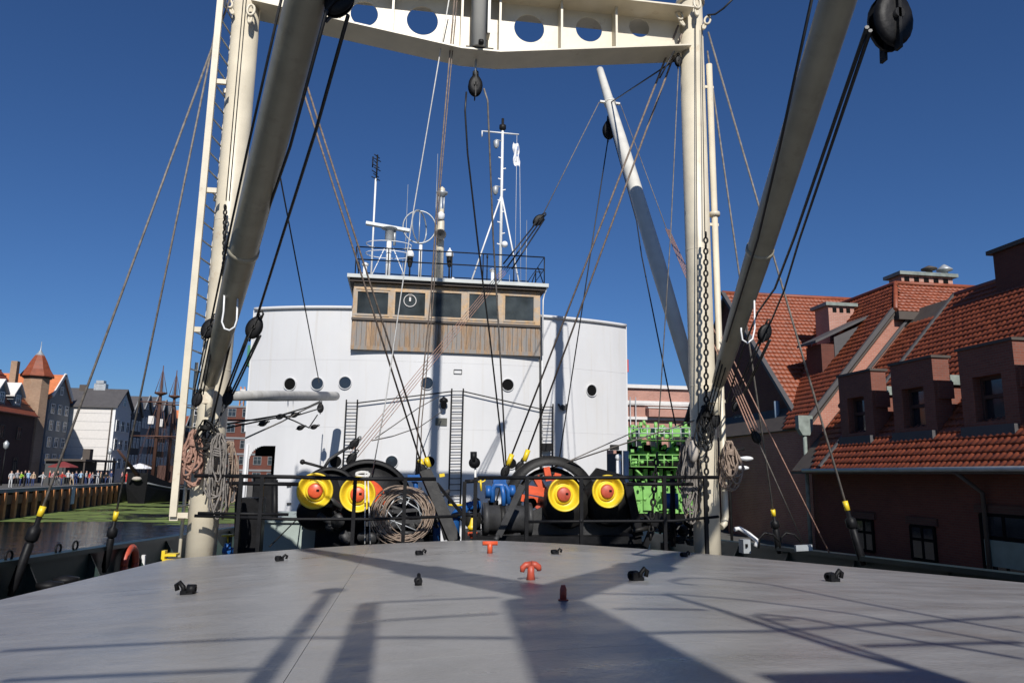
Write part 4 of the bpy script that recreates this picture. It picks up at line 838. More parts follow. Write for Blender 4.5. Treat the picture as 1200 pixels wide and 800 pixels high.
# ------------------------------------------------------------------ wheelhouse
WY = 24.42
wh = thing('wheelhouse', 'weathered wooden wheelhouse with five front windows on top of the deckhouse', 'wheelhouse', W(520, 412))
w0, w1 = P(411, 410, Y=WY), P(632.5, 415, Y=WY); zb_ = (w0.z+w1.z)/2; X0, X1 = w0.x, w1.x
zsill = P(520, 377.5, Y=WY).z; zroof = P(520, 336, Y=WY).z
obj('body', MB().bb((X0+0.03, WY+0.05, zb_+0.01), (X1-0.03, WY+3.2, zroof)), M_soffit, wh)
npl = 40; pw = (X1-X0)/npl
for i in range(npl):
    x = X0+i*pw; obj('plank', MB().bb((x+0.006, WY+random.uniform(-0.004, 0.004), zb_+random.uniform(0, 0.012)), (x+pw-0.006, WY+0.05, zsill-0.04)), M_wood, wh)
for s_, x in ((-1, X0), (1, X1)):
    for k in range(12): obj('plank', MB().bb((x-0.02 if s_ < 0 else x-0.02, WY+0.06+k*0.26, zb_), (x+0.02, WY+0.31+k*0.26, zroof-0.02)), M_wood, wh)
obj('sill_rail', MB().bb((X0-0.03, WY-0.06, zsill-0.05), (X1+0.03, WY+0.06, zsill+0.03)), M_soffit, wh)
obj('sill_board', MB().bb((X0, WY-0.015, zsill+0.032), (X1, WY+0.05, zsill+0.10)), M_frame, wh)
obj('base_board', MB().bb((X0-0.01, WY-0.025, zb_-0.02), (X1+0.01, WY+0.04, zb_+0.11)), M_wood, wh)
obj('head_board', MB().bb((X0, WY-0.012, zroof-0.22), (X1, WY+0.05, zroof-0.015)), M_frame, wh)
wins = ((419.5, 454, 341.5, 372), (463.5, 497.5, 342, 373), (505.5, 540, 342.5, 374), (550, 583, 344, 375), (592, 625, 346.5, 377))
edges = [X0]
zw1_, zw0_ = zroof-0.20, zsill+0.10
for a, b, c, d in wins:
    p, q = P(a, c, Y=WY), P(b, d, Y=WY); x0, x1, z0, z1 = p.x, q.x, zw0_+0.02, min(p.z, zw1_)
    f = MB(); fwid = 0.055
    f.bb((x0-fwid, WY-0.035, z0-0.0), (x0, WY+0.05, z1)); f.bb((x1, WY-0.035, z0), (x1+fwid, WY+0.05, z1)); f.bb((x0-fwid, WY-0.037, z1), (x1+fwid, WY+0.05, z1+0.06)); f.bb((x0-fwid, WY-0.039, z0-0.02), (x1+fwid, WY+0.05, z0+0.05))
    wo = obj('window', f, M_frame, wh); obj('pane', MB().bb((x0, WY+0.0, z0), (x1, WY+0.02, z1)), M_glass, wo); edges += [x0-fwid, x1+fwid]
    if a < 470 and a > 460:
        c_ = P(480.5, 352.5, Y=WY-0.01); obj('clear_view_screen', MB().lathe([(0.19, 0), (0.19, 0.025), (0.215, 0.025), (0.215, 0)], c_, (0, -1, 0), 24).box(c_+V((0, -0.01, 0.05)), (0.06, 0.03, 0.14)).box(c_+V((0, -0.01, 0.2)), (0.12, 0.03, 0.05)), M_wallwh, wo)
edges.append(X1)
for i in range(0, len(edges), 2):
    if edges[i+1]-edges[i] > 0.02: obj('post', MB().bb((edges[i], WY-0.02, zw0_), (edges[i+1], WY+0.05, zroof-0.22)), M_frame, wh)
r0a, r1a = P(405, 333, Y=WY-0.3), P(640, 340.5, Y=WY-0.3)
rf = obj('roof', MB().bb((X0-0.22, WY-0.30, zroof+0.10), (X1+0.24, WY+3.5, zroof+0.22)), M_roofw, wh)
obj('roof_fascia', MB().bb((X0-0.14, WY-0.20, zroof-0.0), (X1+0.16, WY+3.4, zroof+0.097)), M_soffit, wh)
obj('roof_drain', MB().tube([(X1+0.2, WY-0.25, zroof+0.12), (X1+0.14, WY-0.05, zroof-0.1), (X1+0.1, WY-0.03, zroof-0.3), (X1+0.09, WY-0.03, zb_)], 0.025, 6), M_whitem, wh)
ZR = zroof+0.22
# monkey island railing
t = thing('roof_railing', 'dark thin railing round the wheelhouse roof', 'railing', (X0, WY, ZR))
x0, x1 = X0+0.02, X1+0.12; y0, y1 = WY-0.1, WY+3.2; zr1, zr2 = ZR+0.98, ZR+0.55
for z in (zr1, zr2): obj('rail', MB().tube([(x0, y0, z), (x1, y0, z), (x1, y1, z), (x0, y1, z)], 0.022, 6, closed=True), M_iron, t)
rp = None
for x, y in [(x0+(x1-x0)*i/6, y0) for i in range(7)]+[(x0+(x1-x0)*i/6, y1) for i in range(7)]+[(x0, (y0+y1)/2), (x1, (y0+y1)/2)]:
    if rp is None: rp = obj('stanchion', MB().cyl((x, y, ZR), (x, y, zr1), 0.02, 6), M_iron, t); rp0 = V((x, y, 0))
    else: inst(rp, t, V((x, y, 0))-rp0)
obj('corner_brace', MB().cyl((x1, y0+0.05, ZR), (x1+0.02, y1-2, zr1), 0.02, 6).tube([(x1-0.45, y0, ZR), (x1-0.3, y0, ZR+0.45), (x1-0.1, y0, ZR+0.45)], 0.018, 6), M_iron, t)
# antennas and masts on the roof
YM = 25.6
def R_(px, py, Y=YM): return P(px, py, Y=Y)
def rz0(px, Y=YM): q = P(px, 330, Y=Y); return V((q.x, Y, ZR))
a = rz0(434.5); t = thing('yagi_antenna', 'tall thin white pole with dark comb antenna on the left of the wheelhouse roof', 'antenna', a)
obj('pole', MB().cyl(a, V((a.x, YM, R_(435, 209).z)), 0.035, 8), M_whitem, t)
zt_, zb2 = R_(435, 181).z, R_(435, 209).z
mb = MB().cyl((a.x+0.02, YM, zb2-0.1), (a.x+0.02, YM, zt_), 0.03, 6)
for i in range(8): z = zb2+(zt_-zb2)*i/7.5; mb.cyl((a.x-0.14+0.06*(i % 2), YM-0.16, z), (a.x+0.14-0.05*(i % 3), YM+0.16, z), 0.018, 5)
mb.cyl((a.x-0.13, YM-0.05, zb2+0.4), (a.x-0.13, YM-0.05, zt_-0.1), 0.025, 5); obj('elements', mb, M_iron, t)
a = rz0(454); t = thing('radar_scanner', 'white radar mast with long grey scanner bar on the wheelhouse roof', 'radar', a)
zs = R_(454, 268).z
obj('mast', MB().cyl(a, V((a.x, YM, zs-0.1)), 0.09, 10).lathe([(0.22, 0.1), (0.22, 0.14), (0.1, 0.2)], a, n=10), M_whitem, t)
obj('gearbox', MB().lathe([(0.12, -0.45), (0.16, -0.4), (0.16, -0.05), (0.3, 0.0)], (a.x, YM, zs), n=12).cyl((a.x+0.18, YM, zs-0.6), (a.x+0.18, YM, zs), 0.05, 6), M_galv, t)
obj('scanner_bar', MB().bar(R_(429, 261.5), R_(480, 270.5), 0.10, 0.2, (0, 0, 1)), M_galv, t)
mb = MB()
for z in (0.9, 1.25):
    mb.tube([(a.x+0.8*math.cos(k*0.35-0.2), YM+0.5*math.sin(k*0.35-0.2), ZR+z+0.25) for k in range(19)], 0.015, 5, closed=True)
for s_ in (-0.7, 0.75): mb.cyl((a.x+s_, YM, ZR), (a.x+s_*0.2, YM, zs-0.7), 0.018, 5)
obj('guard_ring', mb, M_whitem, t)
a = rz0(491.5); t = thing('direction_finder', 'ring-shaped loop antenna on a short white pole', 'antenna', a); c_ = R_(491.5, 266)
obj('pole', MB().cyl(a, V((a.x, YM, R_(491, 287).z)), 0.06, 8), M_whitem, t)
for ang in (0.0, 1.1): obj('loop', MB().tube([c_+V((0.58*math.cos(k*math.pi/16)*math.cos(ang), 0.58*math.cos(k*math.pi/16)*math.sin(ang), 0.60*math.sin(k*math.pi/16))) for k in range(32)], 0.026, 6, closed=True), M_galv, t)
obj('inner_rod', MB().cyl(c_-V((0, 0, 0.6)), c_+V((0, 0, 0.6)), 0.02, 6), M_galv, t)
a = rz0(514); t = thing('signal_mast', 'thick short white mast with a horn and lamp in the middle of the wheelhouse roof', 'mast', a)
mz = lambda py: R_(515, py).z
obj('column', MB().tube([a, V((a.x, YM, mz(300))), V((a.x+0.02, YM, mz(262))), V((a.x+0.03, YM, mz(245)))], [0.17, 0.15, 0.13, 0.07], 12).cyl((a.x-0.12, YM-0.12, ZR), (a.x-0.12, YM-0.12, mz(265)), 0.035, 6), M_cream, t)
obj('lattice', MB().cyl((a.x-0.06, YM, mz(250)), (a.x-0.1, YM, mz(228)), 0.03, 6).cyl((a.x+0.1, YM, mz(250)), (a.x+0.1, YM, mz(228)), 0.03, 6).cyl((a.x, YM, mz(262)), (a.x, YM, mz(226)), 0.05, 6), M_galv, t)
obj('lamp_platform', MB().lathe([(0.05, -0.12), (0.2, -0.02), (0.22, 0.05), (0.06, 0.06)], (a.x+0.02, YM, mz(227)), n=10), M_galv, t)
obj('top_lamp', MB().lathe([(0.09, 0), (0.11, 0.05), (0.11, 0.16), (0.06, 0.2), (0.02, 0.24)], (a.x+0.02, YM, mz(226)), n=10), M_cream, t)
obj('horn', MB().lathe([(0.03, 0.1), (0.06, 0.0), (0.10, -0.14), (0.2, -0.24), (0.17, -0.23), (0.02, -0.1)], V((a.x, YM-0.15, mz(278.5))), (0, 1, 0), 16), M_greyiron, t)
obj('siren', MB().lathe([(0.08, -0.12), (0.14, -0.05), (0.14, 0.1), (0.05, 0.18)], (a.x, YM-0.1, mz(255)), n=12), M_whitem, t)
a = rz0(586, 25.4); t = thing('light_mast', 'tall white tripod light mast with steps, yard and two lamps on the wheelhouse roof', 'mast', a); z_ = lambda py: P(586, py, Y=25.4).z
obj('pole', MB().tube([a, (a.x, 25.4, z_(220)), (a.x, 25.4, z_(152))], [0.06, 0.055, 0.045], 8), M_whitem, t)
lg = MB()
for px, dy in ((551, -0.6), (609.5, -0.5)): q = rz0(px, 25.4+dy); lg.cyl(q, (a.x, 25.4, z_(228)), 0.03, 6)
obj('brace', lg, M_whitem, t)
obj('yard', MB().cyl((P(565, 155, Y=25.4).x, 25.4, z_(155.5)), (P(608, 157, Y=25.4).x, 25.4, z_(156)), 0.028, 6).cyl((P(565, 155, Y=25.4).x, 25.4, z_(155)), (P(565, 155, Y=25.4).x, 25.4, z_(162)), 0.025, 6), M_whitem, t)
obj('top_light', MB().lathe([(0.06, z_(153)), (0.13, z_(151)), (0.13, z_(147)), (0.05, z_(146)), (0.05, z_(139)), (0, z_(138.5))], (a.x, 25.4, 0), n=10), [M_iron], t)
for py in (170, 224): obj('side_lamp', MB().lathe([(0.07, 0.12), (0.11, 0.08), (0.10, -0.1), (0.05, -0.18)], (a.x-0.24, 25.3, z_(py)), n=8).cyl((a.x-0.26, 25.3, z_(py)+0.15), (a.x, 25.4, z_(py)+0.15), 0.02, 5), M_galv, t)
st0 = None
for i in range(9):
    z = z_(186)+(z_(300)-z_(186))*i/9; s_ = 1 if i % 2 else -1
    o = obj('step', MB().bar((a.x, 25.38, z), (a.x+s_*0.14, 25.38, z+0.04), 0.03, 0.05), M_whitem, t)
obj('globe_lamp', MB().ball((a.x+0.13, 25.3, z_(287)), 0.12, 10), M_flag, t)
# flag
fl = P(605.5, 178, Y=25.4); mb = MB(); rows = 9
vs = []
for i in range(rows+1):
    z = fl.z+0.38-0.85*i/rows
    for j in range(6):
        u = j/5; vs.append((fl.x+(u-0.55)*(0.22+0.05*math.sin(i)), 25.4+0.10*math.sin(u*7+i*0.6), z-0.12*u))
mb.add(vs, [(i*6+j, i*6+j+1, (i+1)*6+j+1, (i+1)*6+j) for i in range(rows) for j in range(5)], True)
t = thing('flag', 'limp white flag with dark marks hanging from the light mast yard', 'flag', fl); obj('cloth', mb, M_flag, t)
obj('mark', MB().box(fl+V((0.02, -0.14, 0.08)), (0.05, 0.01, 0.14)).box(fl+V((0.0, -0.14, -0.2)), (0.06, 0.01, 0.06)), M_blue, t)
obj('halyard', MB().cyl((fl.x, 25.4, z_(157)), (fl.x, 25.4, ZR), 0.008, 4).cyl((fl.x+0.12, 25.4, fl.z-0.5), (fl.x+0.22, 25.4, ZR), 0.008, 4), M_whrope, t)
for px, lab in ((479.5, 'white floodlight on a black post left of the short mast'), (526, 'white floodlight on a black post right of the short mast')):
    a = rz0(px, WY+0.3); t = thing('floodlight', lab, 'lamp', a, 'floodlights on the wheelhouse roof'); zf = P(px, 301, Y=WY+0.3).z
    obj('post', MB().cyl(a, V((a.x, a.y, zf)), 0.03, 6), M_iron, t); obj('bracket', MB().lathe([(0.06, -0.35), (0.1, -0.15), (0.1, -0.02)], (a.x, a.y, zf), n=8), M_iron, t); obj('head', MB().lathe([(0.12, 0), (0.14, 0.05), (0.12, 0.16), (0.04, 0.26), (0.02, 0.32)], (a.x, a.y, zf), n=10), M_whitem, t)
for px, pt, lab, m_, r in ((427, 312, 'stubby white vent pipe at the left end of the roof railing', M_whitem, 0.07), (577, 319, 'stubby white vent pipe near the foot of the light mast', M_whitem, 0.06), (570.5, 303, 'thin dark post with white tip left of the light mast', M_iron, 0.02)):
    a = rz0(px, WY+0.5); zf = P(px, pt, Y=WY+0.5).z; tag(obj('vent_pipe', MB().cyl(a, V((a.x, a.y, zf)), r, 8).lathe([(r, 0), (r*1.7, 0.03), (r*1.7, 0.1), (r*0.5, 0.14)], V((a.x, a.y, zf)), n=8), m_), lab, 'vent pipe')
for px, pt, lab in ((473.5, 216, 'faint whip aerial left of the ring antenna'), (508, 180, 'tallest whip aerial beside the short mast'), (471, 303, 'short white whip between radar and floodlight'), (616.5, 258, 'thin whip aerial at the right end of the wheelhouse roof'), (597, 322, 'short white aerial right of the light mast')):
    a = rz0(px, 26.5); tag(obj('whip_aerial', MB().tube([a, V((a.x, 26.5, P(px, pt, Y=26.5).z))], [0.016, 0.008], 5), M_galv), lab, 'aerial')
a = rz0(529, WY+0.6); tag(obj('dome_antenna', MB().ball(a+V((0, 0, 0.12)), 0.17, 12), M_flag), 'small white dome antenna behind the right floodlight', 'antenna')

# ------------------------------------------------------------------ goal-post mast
PY = 12.5; PR = 0.228
XL, XR = P(236, 640, Y=PY).x, P(829, 640, Y=PY).x
gm = thing('goalpost_mast', 'cream steel goal-post mast with deep holed cross beam spanning the deck', 'mast', ((XL+XR)/2, PY, DZ))
ZTL, ZTR = P(300, -30, Y=PY).z, P(812, -16, Y=PY).z; ZT = (ZTL+ZTR)/2
for x in (XL, XR):
    po = obj('post', MB().tube([(x, PY, DZ), (x, PY, DZ+3), (x, PY, DZ+6), (x, PY, ZT)], PR, 28), M_cream, gm)
    obj('post_cap', MB().lathe([(PR, -0.04), (PR+0.05, -0.03), (PR+0.05, 0.03), (0.001, 0.06)], (x, PY, ZT), n=24), M_cream, po)
    for z in (E+1.6, E+4.1): obj('weld_ring', MB().lathe([(PR, -0.012), (PR+0.006, 0), (PR, 0.012)], (x, PY, z), n=24), M_cream, po)
# cross beam: web with holes, flanges, stiffeners
zbl, zbc = (P(400, 30, Y=PY-0.3).z*0.5+P(800, 51, Y=PY-0.3).z*0.5), P(565, 57, Y=PY-0.3).z
zbe = P(800, 51, Y=PY-0.28).z
xc = P(562, 57, Y=PY).x; xa, xb = XL+PR*0.8, XR-PR*0.8; ztop = P(790, 6, Y=PY-0.5).z
def zbot(x):
    f = abs(x-xc); h = (xb-xa)/2; return zbc if f < 0.35 else zbc+(zbe-zbc)*min(1, (f-0.35)/(h-0.35))
hx = [P(px, py, Y=PY) for px, py in ((427, 17), (495, 25), (620, 34), (690, 35), (749, 33))]
hr = [0.245, 0.285, 0.285, 0.255, 0.20]
hx.insert(0, V((2*xc-hx[4].x, PY, hx[4].z))); hr.insert(0, 0.2)
stf = sorted([P(px, 40, Y=PY).x for px in (460, 540, 584, 655, 718)]+[2*xc-P(718, 40, Y=PY).x])
bounds = [xa]+stf+[xb]
web = MB()
def bay(x0, x1, hole):
    segs = sorted(set([x0, x1]+[q for q in (xc-0.35, xc+0.35) if x0 < q < x1]))
    poly = [V((x, 0, zbot(x))) for x in segs]+[V((x1, 0, ztop)), V((x0, 0, ztop))]
    if hole is None:
        for y in (PY-0.012, PY+0.012): web.add([(p.x, y, p.z) for p in poly], [tuple(range(len(poly)))])
        return
    c, r = hole; angs = [2*math.pi*i/40 for i in range(40)]+[math.atan2(p.z-c.z, p.x-c.x) % (2*math.pi) for p in poly]; angs = sorted(set(round(a, 5) for a in angs))
    out = []
    for a in angs:
        d = (math.cos(a), math.sin(a)); best = 1e9
        for i in range(len(poly)):
            p, q = poly[i], poly[(i+1) % len(poly)]; ex, ez = q.x-p.x, q.z-p.z; den = d[0]*ez-d[1]*ex
            if abs(den) < 1e-9: continue
            t_ = ((p.x-c.x)*ez-(p.z-c.z)*ex)/den; u_ = ((p.x-c.x)*d[1]-(p.z-c.z)*d[0])/den
            if t_ > 0 and -1e-4 <= u_ <= 1.0001: best = min(best, t_)
        out.append(best)
    n = len(angs)
    for y in (PY-0.012, PY+0.012):
        vs = []
        for a, b in zip(angs, out): vs += [(c.x+r*math.cos(a), y, c.z+r*math.sin(a)), (c.x+b*math.cos(a), y, c.z+b*math.sin(a))]
        web.add(vs, [(2*i, 2*i+1, 2*((i+1) % n)+1, 2*((i+1) % n)) for i in range(n)])
    web.tube([(c.x, PY-0.013, c.z), (c.x, PY+0.013, c.z)], r, 40, caps=False)
for x0, x1 in zip(bounds[:-1], bounds[1:]):
    h = [(c, r) for c, r in zip(hx, hr) if x0 < c.x < x1]; bay(x0, x1, h[0] if h else None)
bm_ = obj('cross_beam', web, M_cream, gm)
segx = [xa-0.06, xc-0.35, xc+0.35, xb+0.06]; fl_ = MB()
FW = 0.30
for a, b in zip(segx[:-1], segx[1:]):
    fl_.prism([(a, PY-FW, zbot(a)), (b, PY-FW, zbot(b)), (b, PY+FW, zbot(b)), (a, PY+FW, zbot(a))], (0, 0, -0.03))
obj('bottom_flange', fl_, M_cream, bm_)
obj('top_flange', MB().bb((xa-0.05, PY-0.5, ztop), (xb+0.05, PY+0.5, ztop+0.03)), M_cream, bm_)
for x in stf: obj('stiffener', MB().bb((x-0.02, PY-0.27, zbot(x)+0.005), (x+0.02, PY-0.014, ztop-0.002)).bb((x-0.02, PY+0.014, zbot(x)+0.005), (x+0.02, PY+0.27, ztop-0.002)), M_cream, bm_)
tx = P(561, 40, Y=PY-0.24).x
tm = obj('topmast', MB().tube([(tx, PY-0.22, zbot(tx)+0.03), (tx, PY-0.22, ztop+4), (tx, PY-0.22, ztop+9.0)], [0.15, 0.15, 0.11], 20), M_boom3, gm)
obj('heel_plate', MB().box((tx+0.02, PY-0.2, zbot(tx)+0.015), (0.5, 0.2, 0.028)).cyl((tx+0.03, PY-0.42, zbot(tx)+0.02), (tx+0.03, PY-0.42, zbot(tx)+0.08), 0.05, 10), M_iron, tm)
obj('mast_clip', MB().bb((tx+0.15, PY-0.34, zbot(tx)+0.3), (tx+0.2, PY-0.1, ztop+0.4)), M_boom3, tm)
# pipe on the right post, lightning strip on posts
pa_, pb2 = P(831, 76, Y=PY-0.05), P(850, 605, Y=PY-0.05)
xp = (pa_.x+pb2.x)/2
pp = obj('drain_pipe', MB().tube([(xp, PY-0.05, pa_.z), (xp, PY-0.05, pb2.z), (xp-0.04, PY-0.08, pb2.z-0.12), (xp-0.12, PY-0.12, pb2.z-0.17)], 0.058, 10).lathe([(0.058, -0.05), (0.10, -0.04), (0.10, 0.03), (0.058, 0.05)], (xp, PY-0.05, P(836, 252, Y=PY).z), n=10), M_cream, gm)
for py in (104, 264, 470): q = P(830, py, Y=PY); obj('pipe_clamp', MB().bar((XR+PR*0.9, PY-0.05, q.z), (xp+0.07, PY-0.05, q.z), 0.05, 0.03), M_cream, gm)
pz0, pz1 = P(296, 0, Y=PY).z, P(225, 640, Y=PY).z
obj('conduit', MB().tube([(XL-PR-0.07, PY-0.05, DZ), (XL-PR-0.07, PY-0.05, P(225, 425, Y=PY).z)], 0.028, 8), M_cream, gm)
for x in (XL-0.02, XL+0.03): obj('conduit', MB().tube([(x, PY-PR-0.01, P(262, 240, Y=PY).z), (x, PY-PR-0.01, ZT)], 0.008, 6), M_blackwire, gm)
# left climbing ladder
lx = P(203, 600, Y=12.0).x
ld = obj('ladder', MB().bb((lx-0.05, 11.98, P(203, 605, Y=12).z), (lx+0.05, 12.04, ZT+0.3)).bb((lx+0.055, 12.60, P(203, 605, Y=12).z), (lx+0.115, 12.66, ZT+0.3)), M_cream, gm)
rz_ = P(203, 600, Y=12.3).z; r0_ = None
for i in range(30):
    if r0_ is None: r0_ = obj('rung', MB().cyl((lx, 12.05, rz_+0.1), (lx+0.08, 12.6, rz_+0.1), 0.014, 6), M_galv, ld)
    else: inst(r0_, ld, (0, 0, 0.3*i))
for py in (99, 226, 388, 530, 603): q = P(240, py, Y=12.2); obj('ladder_bracket', MB().bb((lx-0.06, 12.045, q.z-0.04), (XL-PR*0.55, 12.10, q.z+0.04)), M_cream, ld)

for py in (106, 233, 394, 604): q = P(240, py, Y=12.6); obj('ladder_bracket', MB().bb((lx+0.03, 12.54, q.z-0.04), (XL-PR*0.6, 12.595, q.z+0.04)), M_cream, ld)
obj('ladder_foot', MB().bb((lx-0.06, 12.04, P(203, 606, Y=12).z-0.05), (lx+0.06, 12.66, P(203, 606, Y=12).z+0.02)), M_cream, ld)

# ------------------------------------------------------------------ derrick booms
def boom(name, label, a, b, prof, m, n=24, extra=None):
    a, b = V(a), V(b); t = thing(name, label, 'boom', a)
    k = len(prof); pts = [a.lerp(b, f) for f, r in prof]
    obj('spar', MB().tube(pts, [r for f, r in prof], n), m, t); return t
F1 = P(247, 446, Y=11.95); M1 = P(359, 0, Y=6.3); T1 = F1+(M1-F1)*1.42
BL = boom('derrick_boom', 'big grey derrick boom slanting overhead from the left post', F1, T1, [(0, .11), (.06, .135), (.3, .175), (.7, .185), (1, .14)], M_boom)
F2 = P(842, 448, Y=11.95); M2 = P(982, 0, Y=6.3); T2 = F2+(M2-F2)*1.42
BR = boom('derrick_boom', 'big grey derrick boom slanting overhead from the right post', F2, T2, [(0, .11), (.06, .135), (.3, .175), (.7, .185), (1, .14)], M_boom)
for B, F, T in ((BL, F1, T1), (BR, F2, T2)):
    x = XL if B is BL else XR; d = (T-F).normalized()
    obj('gooseneck', MB().tube([F, F-d*0.35], 0.09, 10).bar((x, PY-PR-0.25, F.z-0.25), (x, PY, F.z-0.25), 0.18, 0.14).cyl((x+(F.x-x)*0.7, PY-PR-0.2, F.z-0.55), (x+(F.x-x)*0.7, PY-PR-0.2, F.z-0.05), 0.05, 10), M_cream, B)
    for f in (0.33,): c = F.lerp(T, f); obj('boom_band', MB().lathe([(0.178, -0.04), (0.192, -0.03), (0.192, 0.03), (0.178, 0.04)], c, d, 24), M_boom, B)
def hook(B, pts, Y): obj('hook_bar', MB().tube([P(x, y, Y=Y) for x, y in pts], 0.012, 8), M_whitem, B)
hook(BL, [(263.5, 335), (262, 365), (260, 377), (263, 385), (269, 387), (275, 383), (277.5, 375), (278.5, 350)], 9.9)
hook(BR, [(884, 352), (884.5, 385), (882, 397), (876, 402), (870, 398), (868.5, 388), (868.5, 384)], 9.6)
F3 = P(268, 463.5, Y=12.75); T3 = P(393, 464, Y=23.3)
B3 = boom('stowed_boom', 'grey boom stowed level from the left post back to the deckhouse', F3, T3, [(0, .08), (.3, .11), (.95, .135), (1, .135)], M_boom2)
F4 = P(816, 462, Y=12.8); T4 = P(703, 82, Y=19.3)
B4 = boom('raised_boom', 'pale boom raised steeply aft from the right post, upper end sunlit', F4, T4, [(0, .12), (.3, .17), (.7, .155), (.97, .105), (1, .10)], M_boom3)
c = F4.lerp(T4, 0.845); obj('head_band', MB().lathe([(0.13, -0.06), (0.16, -0.05), (0.16, 0.05), (0.13, 0.06)], c, T4-F4, 16).bar(c-V((0.28, 0, -0.02)), c+V((0.28, 0, 0)), 0.05, 0.08), M_boom3, B4)

# ------------------------------------------------------------------ blocks and rigging
def block(px, py, Y, size, label, ang=0.0, group='rigging blocks'):
    c = P(px, py, Y=Y); t = thing('pulley_block', label, 'pulley block', c, group); ax = (T4-T4) 
    d = V((math.sin(ang), 0, math.cos(ang))); s_ = V((math.cos(ang), 0, -math.sin(ang))); w_ = size*0.30
    for sg in (-1, 1):
        mb = MB(); rows = []
        for fr, th_ in ((0.0, 0.075), (0.55, 0.07), (0.85, 0.05), (1.0, 0.0)):
            rows.append([c+d*(size*0.52*fr*math.sin(a)*(1 if math.sin(a) > 0 else 0.94))+s_*(size*0.33*fr*math.cos(a)*(1-0.22*max(0, math.sin(a))**2))+V((0, sg*(w_*0.36+th_*size), 0)) for a in [2*math.pi*k/20 for k in range(20)]])
        rows.append([p-V((0, sg*0.05*size, 0)) for p in rows[-1]])
        vs = [p for r_ in rows for p in r_]
        mb.add(vs, [(i_*20+k, i_*20+(k+1) % 20, (i_+1)*20+(k+1) % 20, (i_+1)*20+k) for i_ in range(4) for k in range(20)], True)
        obj('cheek', mb, M_black, t)
    obj('strap', MB().bar(c+d*size*0.62+V((0, -w_/2-0.035*size, 0)), c-d*size*0.6+V((0, -w_/2-0.035*size, 0)), size*0.13, size*0.05, (0, 1, 0)).bar(c+d*size*0.62+V((0, w_/2+0.035*size, 0)), c-d*size*0.6+V((0, w_/2+0.035*size, 0)), size*0.13, size*0.05, (0, 1, 0)), M_iron, t)
    obj('pin', MB().cyl(c-V((0, w_/2+0.10*size, 0)), c+V((0, w_/2+0.10*size, 0)), size*0.085, 8), M_iron, t)
    obj('sheave', MB().lathe([(0.001, -w_*0.28), (size*0.27, -w_*0.28), (size*0.21, 0), (size*0.27, w_*0.28), (0.001, w_*0.28)], c, (0, 1, 0), 16), M_iron, t)
    obj('becket', MB().tube([c+d*size*0.45-s_*size*0.1, c+d*size*0.7-s_*size*0.09, c+d*size*0.78, c+d*size*0.7+s_*size*0.09, c+d*size*0.45+s_*size*0.1], size*0.05, 6), M_iron, t)
    return t
ORD = ('leftmost', 'second', 'third', 'rightmost')
def cab(label, a, b, r=0.012, m=None, sag=0.0, name='rigging_wire', cat='rigging wire', mid=None, grp=None):
    A = P(a[0], a[1], Y=a[2]) if not isinstance(a, Vector) else a; B = P(b[0], b[1], Y=b[2]) if not isinstance(b, Vector) else b
    pts = bez(A, B, sag, 10) if sag else [A, B]
    if mid: pts = [A]+[P(*q[:2], Y=q[2]) for q in mid]+[B]
    o = obj(name, MB().tube(pts, r, 6), m or M_wire); return tag(o, label, cat, grp)
def shroud(label, T, B, ys, yt, tpx):
    t = thing('shroud', label, 'shroud', B); d = (B-T).normalized(); S0 = along(T, B, *ys[0]); S1 = along(T, B, *ys[1])
    obj('wire', MB().tube([T, S0], 0.018, 8), M_wire, t); obj('sleeve', MB().tube([S0, S1], 0.042, 10), M_yel, t)
    ln = (B-S1).length; tb = MB(); q = S1
    tb.tube([S1-d*0.02, S1+d*ln*0.12, S1+d*ln*0.16, S1+d*ln*0.3, S1+d*ln*0.33], [0.035, 0.035, 0.085, 0.085, 0.05], 8)
    obj('socket', tb, M_black, t)
    obj('turnbuckle', MB().tube([S1+d*ln*0.33, S1+d*ln*0.36, S1+d*ln*0.9, S1+d*ln*0.93, B], [0.04, 0.062, 0.062, 0.045, 0.04], 8), M_black, t); return t
AL1 = P(12, 698, X=XP+0.08); AL2 = P(122, 670, X=XP+0.08)
T = P(284, -40, Y=PY-0.1); shroud('nearest left shroud with yellow sleeve, running off low at the left edge', T, AL1, ((53, 593), (48, 604)), 0, 0)
T = P(262, -10, Y=PY+0.1); shroud('second left shroud with yellow sleeve, ending beside the red lifebuoy', T, AL2, ((134, 598), (131, 609)), 0, 0)
AR1 = P(1012, 662, X=XS-0.05); AR2 = P(913, 648, X=XS-0.05)
T = P(830, 38, Y=PY-0.1); shroud('right shroud crossing the tiled roofs with yellow sleeve at the starboard rail', T, AR1, ((989, 588), (992, 598)), 0, 0)
T = P(829, 60, Y=PY+0.2); shroud('right shroud nearest the post with small yellow sleeve', T, AR2, ((906.5, 597), (908, 604)), 0, 0)
# big blocks overhead
block(1043, 25, 3.9, 0.40, 'very large glossy black pulley block hanging at the top right corner', 0.05)
block(398, 2, 6.2, 0.34, 'black pulley block at the top beside the left boom', 0.6)
block(557, 101, PY, 0.40, 'black block hanging under the middle of the cross beam', 0.0)
cab('short iron link between cross beam and its hanging block', (558, 70, PY), (557, 90, PY), 0.02, M_galv)
cab('dark hook wire falling left from the hanging block', (546.5, 108, PY), (591, 546, 15.6), 0.017, M_blackwire, mid=[(545, 130, PY), (548, 180, PY+.3), (560, 285, 13.5), (574, 395, 14.8)])
cab('dark hook wire falling right from the hanging block', (567, 104, PY), (593, 546, 15.6), 0.017, M_wire, mid=[(571.5, 118, PY), (574, 180, PY+.3), (578, 280, 13.5), (585, 395, 14.8)])
